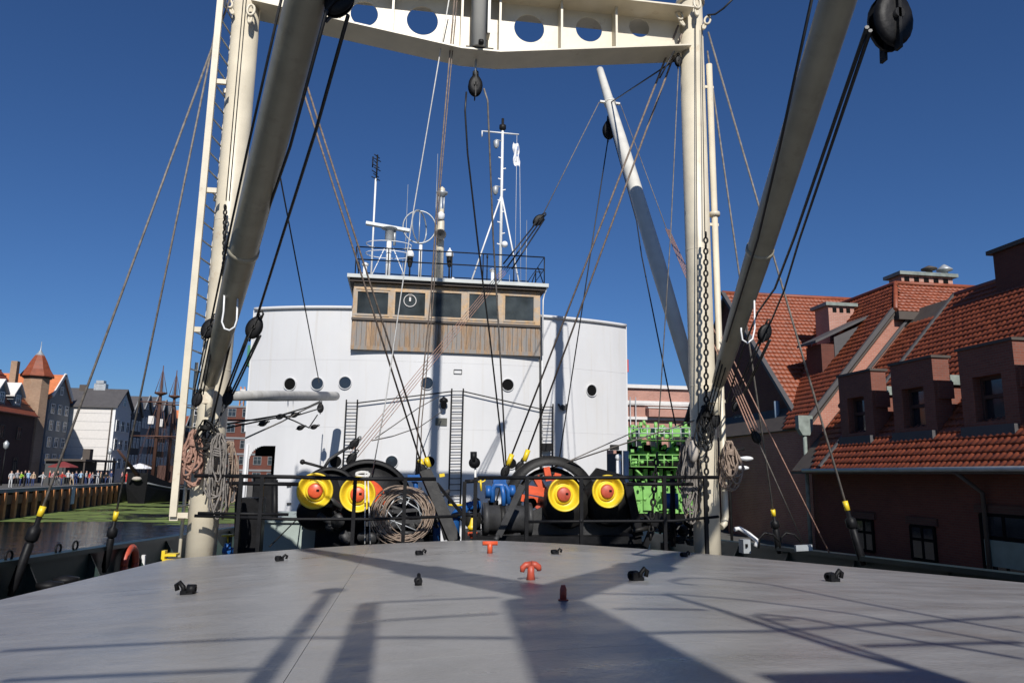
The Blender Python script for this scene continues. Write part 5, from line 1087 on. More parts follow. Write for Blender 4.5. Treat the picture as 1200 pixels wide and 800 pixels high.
# left boom gear
block(245, 385, 10.9, 0.30, 'black block lashed to the left side of the left boom', 0.35); block(231, 468, 11.6, 0.22, 'small black block low on the left post outer side', 0.25)
block(298, 384, 11.0, 0.34, 'large black tackle block right of the left boom', 0.35); block(267, 466, 12.0, 0.24, 'black block beside the left post at the level boom', 0.1)
cab('black topping wire along the left edge of the left boom', (330, -2, 6.2), (247, 378, 10.8), 0.013, M_blackwire, mid=[(290, 175, 7.6), (270, 268, 8.9)])
for i, (dx, dx2) in enumerate(((-3, -4), (0, -1), (3, 3), (6, 7))): cab('%s of the four dark tackle falls left of the left boom' % ORD[i], (245+dx, 393, 10.95), (231+dx2, 462, 11.6), 0.010, M_iron, grp='left boom tackle falls')
cab('black wire along the right edge of the left boom', (383, 12, 6.1), (247, 500, 12.1), 0.016, M_blackwire, mid=[(340, 172, 7.5), (306, 270, 9.0), (275, 380, 10.8)])
cab('black hauling wire from the top block to the tackle right of the left boom', (408, 18, 6.2), (301, 372, 10.95), 0.018, M_blackwire, mid=[(371, 150, 7.6), (333, 270, 9.4)])
for i, (a, b) in enumerate((((290, 392), (263, 462)), ((292, 393), (266, 462)), ((303, 393), (270, 462)), ((305.5, 393), (273, 462)))): cab('%s of the four black tackle falls between the big block and the level boom' % ORD[i], (*a, 11.0), (*b, 12.0), 0.014, M_blackwire, grp='tackle falls right of the left boom')
cab('black wire running on from the level boom block to the rope coils', (268, 470, 12.0), (240, 520, 12.15), 0.014, M_blackwire); cab('black wire from tackle down across the left post to the railing', (262, 470, 12.0), (238, 580, 12.1), 0.012, M_blackwire)
cab('thin black lift from the beam to the end of the level boom', (326, 195, 14), (374, 448, 22.8), 0.017, M_blackwire)
block(375.5, 478, 22.9, 0.30, 'small black block hanging at the end of the level boom', 0.0)
# long stays from the left post head
WB = 15.6
for i, (a, b) in enumerate((((312, -30), (492, 538)), ((318, -30), (499, 536)))):
    cab('brown served stay from the left post head to the coil-side block, %s of two' % ('left' if i == 0 else 'right'), (*a, PY-0.1), (*b, WB), 0.019, M_stay)
block(494, 552, WB, 0.36, 'cluster block of shackles at the foot of the brown stays', -0.3)
for i, (x, y) in enumerate(((492, 538), (499, 536))):
    A = P(x, y, Y=WB); tag(obj('ferrule', MB().tube([A, A+(P(x+4, y+11, Y=WB)-A)], 0.055, 8), M_yel), 'yellow ferrule on the %s brown stay above the coil' % ('left' if i == 0 else 'right'), 'ferrule')
for i, (a, b) in enumerate((((795, 30), (600, 532)), ((799, 40), (619, 527)))):
    cab('brown served stay from the right post head down to the right winch, %s of two' % ('left' if i == 0 else 'right'), (*a, PY-0.1), (*b, WB), 0.019, M_stay)
    A = P(*b, Y=WB); B = P(b[0]-5, b[1]+13, Y=WB); tag(obj('ferrule', MB().tube([A, B], 0.055, 8), M_yel), 'yellow ferrule on the %s stay above the right winch' % ('left' if i == 0 else 'right'), 'ferrule')
    block(b[0]-8-i*2, b[1]+20, WB, 0.27, 'small black block under the %s ferrule of the right winch stays' % ('left' if i == 0 else 'right'), 0.4)
    cab('iron strop from the %s small block to the deck' % ('left' if i == 0 else 'right'), (b[0]-10, b[1]+26, WB), (b[0]-22+i*10, 600, 15), 0.018, M_iron)
cab('white halyard from the beam past the ring antenna to the left winch', (527, -5, PY-0.35), (436, 556, 14.2), 0.011, M_whrope, mid=[(506, 120, 12.6), (484, 250, 13.0), (470, 345, 13.3), (452, 470, 13.8)])
cab('dark brown runner from the beam to the coiled wire, left strand', (533, -5, PY-0.35), (487, 560, 14.6), 0.013, M_stay, mid=[(511, 252, 13.0), (505, 347, 13.4), (490, 497, 14.2)])
cab('dark brown runner from the beam to the coiled wire, right strand', (536, -5, PY-0.35), (492, 560, 14.6), 0.010, M_stay, mid=[(513, 252, 13.0), (508, 347, 13.4), (494, 497, 14.2)])
# aft right boom gear
HB = F4.lerp(T4, 0.845)
block(714, 152, HB.y, 0.55, 'black block hanging under the head of the raised pale boom', 0.05)
cab('black fall left of the raised boom, pale toward its lower end', (713, 160, HB.y), (655, 540, 20), 0.016, M_blackwire); cab('long black fall from the raised boom head to the green engine side', (718, 158, HB.y), (792, 500, 14), 0.015, M_blackwire, mid=[(746, 259, 17.2), (752, 300, 16.5)])
cab('topping wire from the raised boom head to the right beam end', HB, (792, 70, PY+0.1), 0.018, M_blackwire)
block(795, 72, PY-0.1, 0.22, 'narrow black block under the right end of the cross beam', 0.0)
cab('straight wire hanging from the beam end block to the chain at the railing', (795, 80, PY-0.1), (770, 525, 12.3), 0.010, M_wire, mid=[(786, 273, PY-0.1)])
cab('black strop from beam end toward the brown stays', (790, 60, PY-0.3), (773, 92, PY-0.2), 0.015, M_blackwire)
cab('grey guy wire from the raised boom head to the tackle over the wheelhouse', HB-V((0.3, 0, 0)), (637, 250, 18), 0.013, M_wire)
for i in range(3): cab('%s of three black tackle falls over the wheelhouse roof' % ('upper', 'middle', 'lower')[i], (635+i*1.5, 253+i*2, 18), (590+i*5, 309+i*3, 17.2), 0.020, M_blackwire, grp='tackle over the wheelhouse')
block(631, 258, 18, 0.36, 'black upper block of the guy tackle over the wheelhouse', 0.75)
for i in range(4): cab('%s of four pale pink rope falls across the deckhouse front' % ORD[i], (592+i*2.0, 311+i*0.9, 17.2), (410+i*3.0, 531+i*1.5, 14.6), 0.0075, M_manila, grp='pink guy tackle falls')
block(415, 520, 14.7, 0.24, 'black block on the pink rope falls above the left winch', 0.7); block(412, 537, 14.6, 0.26, 'brown lower block of the pink rope falls', 0.6)
cab('thin guy from the raised boom head to the tackle behind the right post', HB+V((0.3, 0, 0)), (781, 268, 16), 0.010, M_wire)
for i in range(4): cab('%s of four pink guy falls passing behind the right post' % ORD[i], (780+i*1.5, 268+i*0.5, 16), (880+i*3.0, 508-i*1.4, 10.8), 0.011, M_manila, grp='pink falls behind the right post')
block(886, 512, 10.7, 0.20, 'small block at the lower end of the pink falls, before the dark gable', -0.45)
cab('single wire from the pink falls down to the starboard bulwark', (888, 516, 10.7), P(943, 640, X=XS-0.1), 0.010, M_wire)
cab('thin orange rope from the right post down to the starboard bulwark', (846, 395, PY-0.2), P(972, 648, X=XS-0.1), 0.011, M_manila)
cab('slack grey line from the bulkhead lamp down to the pink tackle block, upper', (515, 464, 24.1), (440, 513, 16), 0.014, M_wire, mid=[(490, 478, 22), (462, 498, 19)])
cab('slack grey line from the bulkhead lamp down to the pink tackle block, lower', (518, 482, 24.1), (436, 516, 16), 0.014, M_wire, mid=[(492, 500, 22), (460, 511, 19)])
# right boom gear
cab('black wire along the left edge of the right boom', (952, -4, 5.9), (851, 400, 10.8), 0.016, M_blackwire, mid=[(913, 175, 7.5), (888, 280, 8.8)])
cab('heavy black fall from the large top right block, left strand', (1016, 32, 3.9), (852, 472, 12), 0.014, M_blackwire, mid=[(931, 278, 7.0), (908, 338, 8.6), (888, 366, 9.6), (870, 410, 10.8)])
cab('heavy black fall from the large top right block, right strand', (1020, 36, 3.9), (903, 378, 10.4), 0.013, M_blackwire, mid=[(937, 280, 7.6), (919, 340, 9.2)])
block(896, 390, 10.5, 0.30, 'black tackle block right of the right boom, before the red roof', 0.4); block(853, 402, 11.2, 0.24, 'black block lashed to the lower end of the right boom', 0.4); block(862, 476, 12.1, 0.18, 'small black block by the right post pipe', 0.4); block(838, 492, 12.1, 0.26, 'black block low on the right post front', 0.1)
for i, (a, b) in enumerate((((890, 397), (858, 470)), ((893, 398), (861, 472)), ((901, 398), (866, 472)), ((903, 398), (868, 472)))): cab('%s of the four black tackle falls right of the right boom' % ORD[i], (*a, 10.5), (*b, 12.1), 0.013, M_blackwire, grp='right boom tackle falls')
for i, (a, b) in enumerate((((848, 408), (826, 490)), ((851, 410), (829, 492)), ((856, 411), (832, 492)))): cab('%s of the three dark falls under the foot of the right boom' % ('left', 'middle', 'right')[i], (*a, 11.2), (*b, 12.0), 0.011, M_iron, grp='right boom foot falls')
cab('black rope loop leaving the right post head at the top', (829, 18, PY-0.2), (862, -4, PY-0.6), 0.02, M_blackwire, mid=[(838, 17, PY-0.3), (848, 10, PY-0.4)])
cab('thin black runner down the right post, left strand', (822, 30, PY-0.28), (826, 275, PY-0.35), 0.008, M_blackwire); cab('thin black runner down the right post, right strand', (815, 28, PY-0.28), (819, 600, PY-0.3), 0.008, M_blackwire)
cab('faint wire behind the railing by the green engine', (745, 505, 20), (640, 552, 15.0), 0.014, M_wire, mid=[(790, 500, 20)][:0]); cab('grey wire from the right winch up to the right post', (640, 550, 14.6), (815, 492, 12.4), 0.013, M_wire)
cab('black preventer from the winch side block to the railing foot', (356, 600, 15), (316, 640, 12.3), 0.012, M_iron)
cab('thin white rope hanging in front of the left winch head, left leg', (428, 552, 12.6), (427.5, 637, 12.4), 0.010, M_whrope); cab('thin white rope hanging in front of the left winch head, right leg', (431, 552, 12.6), (434, 637, 12.4), 0.010, M_whrope)
# lashings under the level boom
lash = [((264, 497), (330, 486), (360, 477), (375, 470)), ((262, 502), (320, 490), (350, 486), (376, 478)), ((288, 513), (330, 494), (352, 482), (374, 472)), ((330, 487), (345, 493), (362, 501), (372, 486)), ((258, 492), (300, 492), (330, 486), (345, 483))]
for i, L_ in enumerate(lash): cab(('top dark lashing slung under the level boom', 'middle dark lashing slung under the level boom', 'lowest pale lashing line left of the deckhouse under the level boom', 'short drooping lashing at the right end under the level boom', 'left lashing between post and first shackle under the level boom')[i], (*L_[0], 14.2), (*L_[3], 20), 0.016, M_iron if i != 2 else M_wire, mid=[(*L_[1], 16), (*L_[2], 18)], grp='lashings under the level boom')
for i, (x, y) in enumerate(((308, 496), (328, 488), (345, 486), (352, 501), (368, 500))): block(x, y, 16+i*0.7, 0.18, ('first shackle block from the left', 'second shackle block from the left', 'middle shackle block', 'lowest shackle block', 'rightmost shackle block')[i]+' in the lashings under the level boom', 1.2, 'lashing blocks')
for x in (337.5, 343.5): cab('%s short pale strap hanging under the level boom' % ('left' if x < 340 else 'right'), (x, 468, 20), (x, 484, 18), 0.012, M_whrope, grp='boom straps')
# shackles at post heads
def shk(px, py, Y, s_, label, ang=0):
    c = P(px, py, Y=Y); k = 14; mb = MB()
    for q, (oz, sw) in enumerate(((0.0, 0), (-1.5, 1))):
        pts = [c+V(((0.55 if not sw else 0.2)*s_*math.cos(a), (0.2 if not sw else 0.55)*s_*math.sin(a)*0.8, oz*s_+1.0*s_*math.sin(a))) for a in [2*math.pi*i/k for i in range(k)]]
        mb.tube([c+Matrix.Rotation(ang, 3, 'Y') @ (p-c) for p in pts], 0.22*s_, 7, closed=True)
    tag(obj('shackle', mb, M_cream), label, 'shackle', 'painted shackles at the mast heads')
shk(796, 18, PY-0.3, 0.10, 'cream shackle on the inner side of the right post head', -0.3); shk(817, 4, PY-0.35, 0.12, 'large cream shackle on the front of the right post head', 0.1); shk(829, 24, PY-0.2, 0.10, 'cream shackle on the outer side of the right post head', 0.45); shk(268, 4, PY-0.2, 0.10, 'cream shackle on the outer side of the left post head', -0.4); shk(294, 12, PY-0.32, 0.11, 'cream shackle on the front of the left post head', 0.0)
# chains
LINK = {}
def chain(a, b, ll, label, r=None, sag=0.0):
    t = thing('chain', label, 'chain', b); n = max(2, int((b-a).length/(ll*0.74))); pts = bez(a, b, sag, n); r = r or ll*0.135
    key = round(ll, 3)
    if key not in LINK:
        mb = MB(); k = 12; h, w_ = ll/2-r, ll*0.30-r*0.5
        mb.tube([V((w_*math.cos(x), 0, h*math.sin(x)*1.0+(0.0))) for x in [2*math.pi*i/k for i in range(k)]], r, 6, closed=True); LINK[key] = mb.mesh('link', M_iron)
    for i in range(n):
        p = (pts[i]+pts[i+1])/2; d = (pts[i+1]-pts[i]).normalized(); o = bpy.data.objects.new('link', LINK[key]); COL.objects.link(o); o.parent = t
        o.location = p-WL[t.name]; q = d.to_track_quat('Z', 'Y'); o.rotation_mode = 'QUATERNION'; o.rotation_quaternion = q @ Matrix.Rotation(math.pi/2*(i % 2)+0.3, 3, 'Z').to_quaternion()
chain(P(827, 272, Y=12.0), P(828, 614, Y=12.0), 0.135, 'long black chain hanging down the front of the right post')
chain(P(264, 240, Y=12.1), P(262, 330, Y=12.1), 0.11, 'short rusty chain hanging on the left post')
chain(P(770, 530, Y=12.25), P(762, 632, Y=12.25), 0.15, 'black chain hanging by the railing left of the right post', sag=0.0)
# rope coils on the posts
def hank(cx, cy, Y, wpx, hpx, n, m, label, r=0.016, seed=1, name='rope_coil'):
    rd = random.Random(seed); t = thing(name, label, 'rope coil', P(cx, cy+hpx/2, Y=Y)); mb = MB()
    top = P(cx, cy-hpx/2, Y=Y); s_ = Y/870
    for i in range(n):
        w_ = wpx*s_*rd.uniform(0.15, 0.55); h = hpx*s_*rd.uniform(0.55, 1.1); wob = rd.uniform(0.02, 0.05); p1_ = rd.uniform(0, 6); ox = rd.uniform(-0.22, 0.22)*wpx*s_; oy = rd.uniform(-0.09, 0.06); sl = rd.uniform(-0.06, 0.06)
        pts = []
        for k in range(18):
            a = 2*math.pi*k/18; z = -h/2+h/2*math.cos(a); f = -z/h
            pts.append(top+V((ox*f+w_*math.sin(a)*(0.35+0.65*f)+sl*f+wob*math.sin(2*a+p1_)+rd.uniform(-0.015, 0.015), oy+rd.uniform(-0.015, 0.015), z)))
        mb.tube(pts, r, 5, closed=True)
    obj('loops', mb, m, t)
    mb = MB()
    for k in range(4): c = top+V((0, 0, -hpx*s_*(0.2+0.03*k))); mb.tube([c+V((wpx*s_*0.2*math.cos(2*math.pi*j/12), -0.02+0.10*math.sin(2*math.pi*j/12), 0.01*math.sin(j))) for j in range(12)], r, 5, closed=True)
    obj('wrapping', mb, m, t); return t
hank(229, 533, 12.1, 20, 58, 15, M_manila, 'thick hank of pink rope hung on the left post outer side', 0.019, 3)
hank(258, 550, 12.0, 24, 84, 11, M_greyrope, 'grey hank of rope and wire on the right face of the left post', 0.014, 5); hank(270, 558, 12.2, 22, 82, 12, M_coil, 'loose brown rope loops just right of the left post', 0.013, 6); hank(243, 510, 12.0, 30, 36, 8, M_iron, 'dark wire strands wrapped round the left post at the rope height', 0.011, 11)
hank(853, 545, 12.2, 26, 56, 14, M_coil, 'tan hank of rope hung on the right post pipe', 0.017, 7); hank(808, 560, 12.3, 24, 95, 18, M_greyrope, 'long grey rope hank on the inner side of the right post', 0.014, 8); hank(800, 560, 12.6, 16, 80, 9, M_coil, 'brown rope strands behind the grey hank at the right post', 0.014, 9)
hank(826, 500, 12.05, 26, 50, 10, M_iron, 'dark tangle of wire at the foot of the right boom', 0.013, 12)
q = P(812.5, 528, Y=12.1); tag(obj('float', MB().ball(q, 0.13, 10, (0.7, 0.7, 1.5)), M_wallcr), 'pale cork float tied on the inner side of the right post', 'float')

# ------------------------------------------------------------------ winches
def head(parent, px, py, rpx, Y, red=M_red):
    c = P(px, py, Y=Y); r = rpx*Y/870
    h = obj('warping_head', MB().lathe([(r*0.36, 0.08), (r*0.44, 0.05), (r*0.54, 0.055), (r*0.58, 0.10), (r*0.64, 0.11), (r*0.78, 0.045), (r*0.90, -0.005), (r*0.97, -0.03), (r*1.02, -0.022), (r*1.03, 0.01), (r*0.88, 0.08), (r*0.76, 0.18), (r*0.70, 0.30), (r*0.70, 0.42), (0.01, 0.42)], c, (0, 1, 0), 36), M_yel, parent)
    obj('hub', MB().lathe([(0.001, 0.0), (r*0.36, 0.003), (r*0.41, 0.015), (r*0.43, 0.04), (r*0.43, 0.09)], c, (0, 1, 0), 24), red, h)
    obj('key_slot', MB().box(c+V((r*0.16, -0.003, 0.01)), (r*0.16, 0.012, r*0.12)), M_dark, h)
    return h
def disc(c, r, y0, y1, n=36): return [(0.001, y0), (r, y0), (r, y1), (0.001, y1)]
def circ_arc(mb, px, py, rpx, Y, a0, a1, w_, d):
    c = P(px, py, Y=Y); r = rpx*Y/870
    prof = [(r-w_, -d/2), (r, -d/2), (r, d/2), (r-w_, d/2), (r-w_, -d/2)]
    mb.lathe(prof, c, (0, 1, 0), 30, arc=(-a1, -a0, (1, 0, 0))); return mb
def junk(mb, rd, px0, px1, py0, py1, Y, n):
    for i in range(n):
        px, py = rd.uniform(px0, px1), rd.uniform(py0, py1); c = P(px, py, Y=Y+rd.uniform(-0.25, 0.35)); k = rd.random()
        if k < 0.4: mb.cyl(c, c+V((rd.uniform(-.35, .35), rd.uniform(-.2, .2), rd.uniform(-.25, .25))), rd.uniform(.02, .06), 8)
        elif k < 0.7: mb.lathe([(0.001, -0.05), (rd.uniform(.05, .13), -0.05), (rd.uniform(.04, .12), 0.05), (0.001, 0.05)], c, (rd.uniform(-.5, .5), 1, rd.uniform(-.5, .5)), 12)
        else: mb.box(c, (rd.uniform(.06, .22), rd.uniform(.06, .2), rd.uniform(.05, .18)))
    return mb
rd = random.Random(4)
wl = thing('cargo_winch', 'black steam winch with two yellow heads on the left, beside the coiled wire', 'winch', P(400, 632, Y=13.9), 'steam cargo winches')
head(wl, 369, 575, 19.5, 13.2); head(wl, 419, 579, 19.5, 13.2)
def flat_poly(pxs, Y, th, mb=None):
    mb = mb or MB(); return mb.prism([P(x, y, Y=Y) for x, y in pxs], (0, th, 0))
obj('side_frame', flat_poly([(356, 580), (362, 560), (378, 552), (395, 562), (402, 585), (420, 592), (445, 588), (452, 610), (452, 645), (368, 645), (370, 615)], 13.95, 0.10), M_black, wl)
obj('side_frame', flat_poly([(368, 570), (395, 556), (430, 575), (470, 590), (480, 645), (375, 645)], 15.2, 0.10), M_black, wl)
obj('gear_guard', circ_arc(circ_arc(MB(), 386, 583, 34, 14.15, 0.2, 3.0, 0.44, 0.22), 386, 583, 34, 14.0, 0.1, 3.1, 0.06, 0.1), M_black, wl)
obj('gear_guard', circ_arc(circ_arc(MB(), 430, 592, 51.5, 14.4, 0.1, 3.05, 0.62, 0.22), 430, 592, 51.5, 14.25, 0.0, 3.14, 0.08, 0.12), M_black, wl)
obj('brake_disc', MB().lathe(disc(0, 0.38, -0.05, 0.05), P(427, 586, Y=14.05), (0, 1, 0), 36), M_red, wl)
obj('gear_wheel', MB().lathe([(0.2, -0.06), (0.40, -0.06), (0.40, 0.06), (0.2, 0.06)], P(392, 590, Y=14.3), (0, 1, 0), 40), M_red, wl)
obj('rope_drum', MB().lathe([(0.5, -0.1), (0.5, 0.0), (0.3, 0.02), (0.3, 0.7), (0.5, 0.72), (0.5, 0.8)], P(420, 610, Y=14.3), (0, 1, 0), 24), M_iron, wl)
mb = MB(); 
for px, py in ((369, 600), (419, 605)): c = P(px, py, Y=13.9); mb.lathe([(0.001, -0.2), (0.27, -0.2), (0.31, -0.1), (0.31, 0.3)], c, (0, 1, 0), 20)
obj('bearing', mb, M_black, wl)
stuffo('fittings', junk(MB(), rd, 385, 450, 590, 632, 13.75, 40), M_greyiron, wl)
stuffo('fittings', junk(MB(), rd, 440, 508, 578, 634, 14.2, 46), M_greyiron, wl); stuffo('fittings', junk(MB(), rd, 446, 505, 590, 632, 14.8, 40), M_black, wl); obj('crosshead_guide', MB().bar(P(452, 600, Y=14.0), P(500, 596, Y=14.0), 0.06, 0.06).bar(P(452, 612, Y=14.0), P(500, 610, Y=14.0), 0.06, 0.06), M_greyiron, wl)
obj('steam_cylinder', MB().lathe([(0.001, 0), (0.33, 0), (0.33, 0.08), (0.27, 0.1), (0.27, 0.8), (0.33, 0.82), (0.33, 0.9), (0.001, 0.9)], P(446, 606, Y=14.9), (1, 0, 0), 24), M_greyiron, wl)
obj('bed_plate', MB().bb(P(372, 630, Y=14.3), V((P(515, 630, Y=14.3).x, 15.8, DZ))), M_black, wl)
obj('brake_lever', MB().tube([P(354, 541, Y=14), P(366, 544, Y=14), P(380, 548, Y=14), P(380, 556, Y=14.1)], 0.025, 8).ball(P(354.5, 541, Y=14), 0.05, 8), M_iron, wl)
obj('brake_band', MB().tube([P(380, 548, Y=14.1), P(386, 538, Y=14.1), P(398, 530, Y=14.2), P(410, 523, Y=14.4)], 0.03, 8), M_greyiron, wl)
obj('rope_turns', MB().tube([P(425+8*math.cos(a), 556+2.5*math.sin(a)-i*0.4, Y=13.85) for i in range(4) for a in [k*0.5 for k in range(12)]], 0.018, 6), M_whrope, wl)
wr = thing('cargo_winch', 'black winch with big open red-spoked wheel and two yellow heads on the right', 'winch', P(660, 632, Y=14.2), 'steam cargo winches')
head(wr, 661.5, 579, 19.5, 13.1, M_dred); head(wr, 712.5, 575.5, 19.0, 13.3, M_dred)
mb = circ_arc(MB(), 645, 590, 55, 14.4, 0.15, 3.0, 0.17, 0.30); obj('wheel_guard', mb, M_iron, wr)
cw = P(645, 590, Y=14.5); wheel = obj('gear_wheel', MB().lathe([(0.58, -0.07), (0.70, -0.07), (0.70, 0.07), (0.58, 0.07)], cw, (0, 1, 0), 40), M_iron, wr)
for a in (0.35, 1.35, 2.1, 2.95, 3.7, 4.7, 5.5):
    d = V((math.cos(a), 0, math.sin(a))); obj('spoke', MB().bar(cw+d*0.16, cw+d*0.60, 0.09, 0.14, (0, 1, 0)).bar(cw+d*0.33+V((0, -0.08, 0)), cw+d*0.60+V((0, -0.08, 0)), 0.04, 0.13, (0, 1, 0)), M_red, wheel)
obj('wheel_hub', MB().lathe(disc(0, 0.2, -0.15, 0.15), cw, (0, 1, 0), 18), M_iron, wheel)
c = P(624, 574, Y=14.0); obj('clutch_arm', MB().bar(P(618, 572, Y=14), P(637, 575, Y=14), 0.12, 0.12).bar(P(618, 577, Y=13.95), P(637, 580, Y=13.95), 0.05, 0.06), M_red, wr)
obj('clutch_arm', MB().bar(P(640, 547, Y=14.2), P(643, 563, Y=14.2), 0.10, 0.12), M_red, wr); obj('clutch_arm', MB().bar(P(629, 596, Y=14.2), P(637, 586, Y=14.2), 0.10, 0.08), M_dred, wr)
mb = MB()
for px, py, r in ((664, 592, 0.42), (715, 588, 0.45)): mb.lathe([(0.001, -0.12), (r*0.9, -0.12), (r, -0.05), (r, 0.7), (0.001, 0.7)], P(px, py, Y=13.75), (0, 1, 0), 28)
obj('head_bearing', mb, M_iron, wr)
obj('side_frame', flat_poly([(622, 600), (640, 592), (690, 600), (738, 596), (745, 612), (722, 628), (700, 634), (640, 634), (620, 628)], 14.0, 0.12), M_greyiron, wr)
obj('side_frame', flat_poly([(690, 560), (700, 548), (730, 556), (752, 614), (742, 634), (700, 634)], 15.1, 0.12), M_black, wr)
obj('bed_plate', MB().bb(P(552, 628, Y=13.6), V((P(752, 628, Y=13.6).x, 15.6, P(600, 640, Y=13.6).z-0.3))), M_black, wr)
obj('brace', MB().bar(P(735, 565, Y=13.6), P(748, 628, Y=13.6), 0.16, 0.14, (1, 0, 0)), M_black, wr)
a, b = P(566, 608, Y=13.9), P(622, 608, Y=13.9)
obj('steam_cylinder', MB().lathe([(0.001, 0), (0.30, 0), (0.30, 0.08), (0.25, 0.1), (0.25, (b-a).length-0.1), (0.30, (b-a).length-0.08), (0.30, (b-a).length), (0.001, (b-a).length)], a, b-a, 24), M_greyiron, wr)
obj('cylinder_strap', MB().lathe([(0.262, 0.3), (0.275, 0.31), (0.275, 0.38), (0.262, 0.39)], a, b-a, 24), M_iron, wr)
stuffo('fittings', junk(junk(MB(), rd, 548, 625, 585, 634, 14.3, 40), rd, 560, 620, 598, 626, 14.0, 10), M_black, wr)
obj('support_leg', MB().bar(P(612, 568, Y=13.1), P(584, 628, Y=13.1), 0.11, 0.05, (1, 0, 0)).cyl(P(584, 628, Y=13.1), P(580, 633, Y=13.0), 0.04, 8), M_greyiron, wr)
bp_ = MB().tube([P(596, 590, Y=14), P(596, 575, Y=14), P(592, 569, Y=14), P(580, 568, Y=14), P(577, 574, Y=14), P(577, 588, Y=14)], 0.055, 12).lathe([(0.001, -0.05), (0.12, -0.05), (0.12, 0.05), (0.001, 0.05)], P(572, 576, Y=14), (1, 0, 0), 16).lathe([(0.001, -0.05), (0.11, -0.05), (0.11, 0.05), (0.001, 0.05)], P(600, 575, Y=14), (1, 0, 0), 16).box(P(585, 564, Y=14.1), (0.24, 0.16, 0.10)).tube([P(588, 568, Y=13.8), P(590, 580, Y=13.8), P(590, 592, Y=13.8)], 0.045, 10)
obj('steam_pipe', bp_, M_blue, wr)
obj('hand_wheel', MB().tube([P(563, 562, Y=13.9)+V((0.09*math.cos(k*0.52), 0.02, 0.04*math.sin(k*0.52))) for k in range(12)], 0.015, 6, closed=True).cyl(P(563, 562, Y=13.9), P(564, 575, Y=13.9), 0.02, 6), M_yel, wr)
# foot-rope grating box right of the winch
t = thing('vent_box', 'grey box with yellow letter and coil of hose behind the right winch', 'box', P(740, 632, Y=16)); obj('box', MB().bb(P(722, 612, Y=15.8), P(762, 634, Y=15.8)+V((0, 1, -0.6))), M_box, t)
obj('hose', MB().tube([P(722+30*(i/30)+4*math.sin(i), 618+2*math.sin(i*0.9), Y=15.6) for i in range(31)], 0.035, 6), M_iron, t)
obj('letter', MB().bar(P(731, 613, Y=15.78), P(731, 620, Y=15.78), 0.02, 0.02).tube([P(731, 613, Y=15.78), P(734.5, 613.5, Y=15.78), P(735.5, 615, Y=15.78), P(733, 616.4, Y=15.78), P(736, 618, Y=15.78), P(734.5, 620, Y=15.78), P(731, 620, Y=15.78)], 0.011, 5), M_yel, t)
# steam pipes and valves between the winches
t = thing('steam_valve_stand', 'bright blue pipe stand with yellow and red valves between the winches', 'valve stand', P(545, 632, Y=14.5))
obj('pipe', MB().tube([P(533, 645, Y=14.4), P(534, 602, Y=14.4), P(538, 597, Y=14.4), P(552, 592, Y=14.4), P(563, 591, Y=14.4)], 0.085, 12).lathe([(0.085, -0.03), (0.14, -0.03), (0.14, 0.03), (0.085, 0.03)], P(545, 594.5, Y=14.4), (1, 0, 0.15), 14), M_blue, t)
obj('pipe', MB().tube([P(512, 640, Y=14.2), P(512, 590, Y=14.2)], 0.07, 10), M_blue, t, 'blue upright pipe')
obj('pipe', MB().tube([P(488, 588, Y=14.2), P(487, 566, Y=14.2), P(480, 560, Y=14.2), P(494, 558, Y=14.2)], 0.05, 10).box(P(487, 560, Y=14.2), (0.3, 0.2, 0.12)), M_blue, t)
obj('valve', MB().lathe([(0.001, 0), (0.08, 0), (0.08, 0.05), (0.05, 0.08), (0.02, 0.2)], P(553, 620, Y=13.5), n=12).cyl(P(549, 620, Y=13.5), P(558, 619, Y=13.5), 0.04, 8), M_yel, t)
obj('valve', MB().tube([P(553, 630, Y=13.3), P(553, 624, Y=13.3)], 0.04, 8).bar(P(548, 625, Y=13.3), P(559, 625, Y=13.3), 0.06, 0.06), M_red, t)
obj('hand_wheel', MB().tube([P(534, 591.5, Y=14.2)+V((0.12*math.cos(k*0.52), 0.09*math.sin(k*0.52), 0)) for k in range(12)], 0.02, 6, closed=True), M_yel, t)
obj('handle', MB().bar(P(515, 557, Y=14), P(521, 556, Y=14), 0.06, 0.03), M_yel, t)
obj('flange', MB().lathe([(0.001, -0.1), (0.15, -0.1), (0.15, 0.1), (0.001, 0.1)], P(554, 610, Y=14.0), (0, 1, 0), 14), M_iron, t)
# cowl vent on a thin pipe
t = thing('cowl_vent', 'small black cowl vent on a thin pipe before the deckhouse', 'vent', P(557, 630, Y=13.4))
obj('pipe', MB().cyl(P(557, 632, Y=13.4), P(557, 548, Y=13.4), 0.02, 8), M_whrope, t); obj('cowl', MB().tube([P(555, 529, Y=13.4), P(555, 541, Y=13.4)], 0.06, 12).lathe([(0.001, -0.05), (0.10, -0.05), (0.10, 0.05), (0.001, 0.05)], P(556, 542, Y=13.4), (0, 1, 0), 18), M_black, t)
# hinged support frames (black A-frame by the coil)
t = thing('support_frame', 'heavy black slanting support frame right of the coiled wire', 'frame', P(535, 632, Y=13.0))
obj('beam', MB().bar(P(498, 552, Y=13.3), P(533, 634, Y=12.8), 0.20, 0.14, (1, 0, 0)), M_black, t); obj('beam', MB().bar(P(512, 566, Y=13.5), P(544, 605, Y=13.3), 0.05, 0.05), M_black, t); obj('beam', MB().bar(P(508, 566, Y=13.9), P(524, 632, Y=13.8), 0.12, 0.1, (1, 0, 0)), M_black, t)
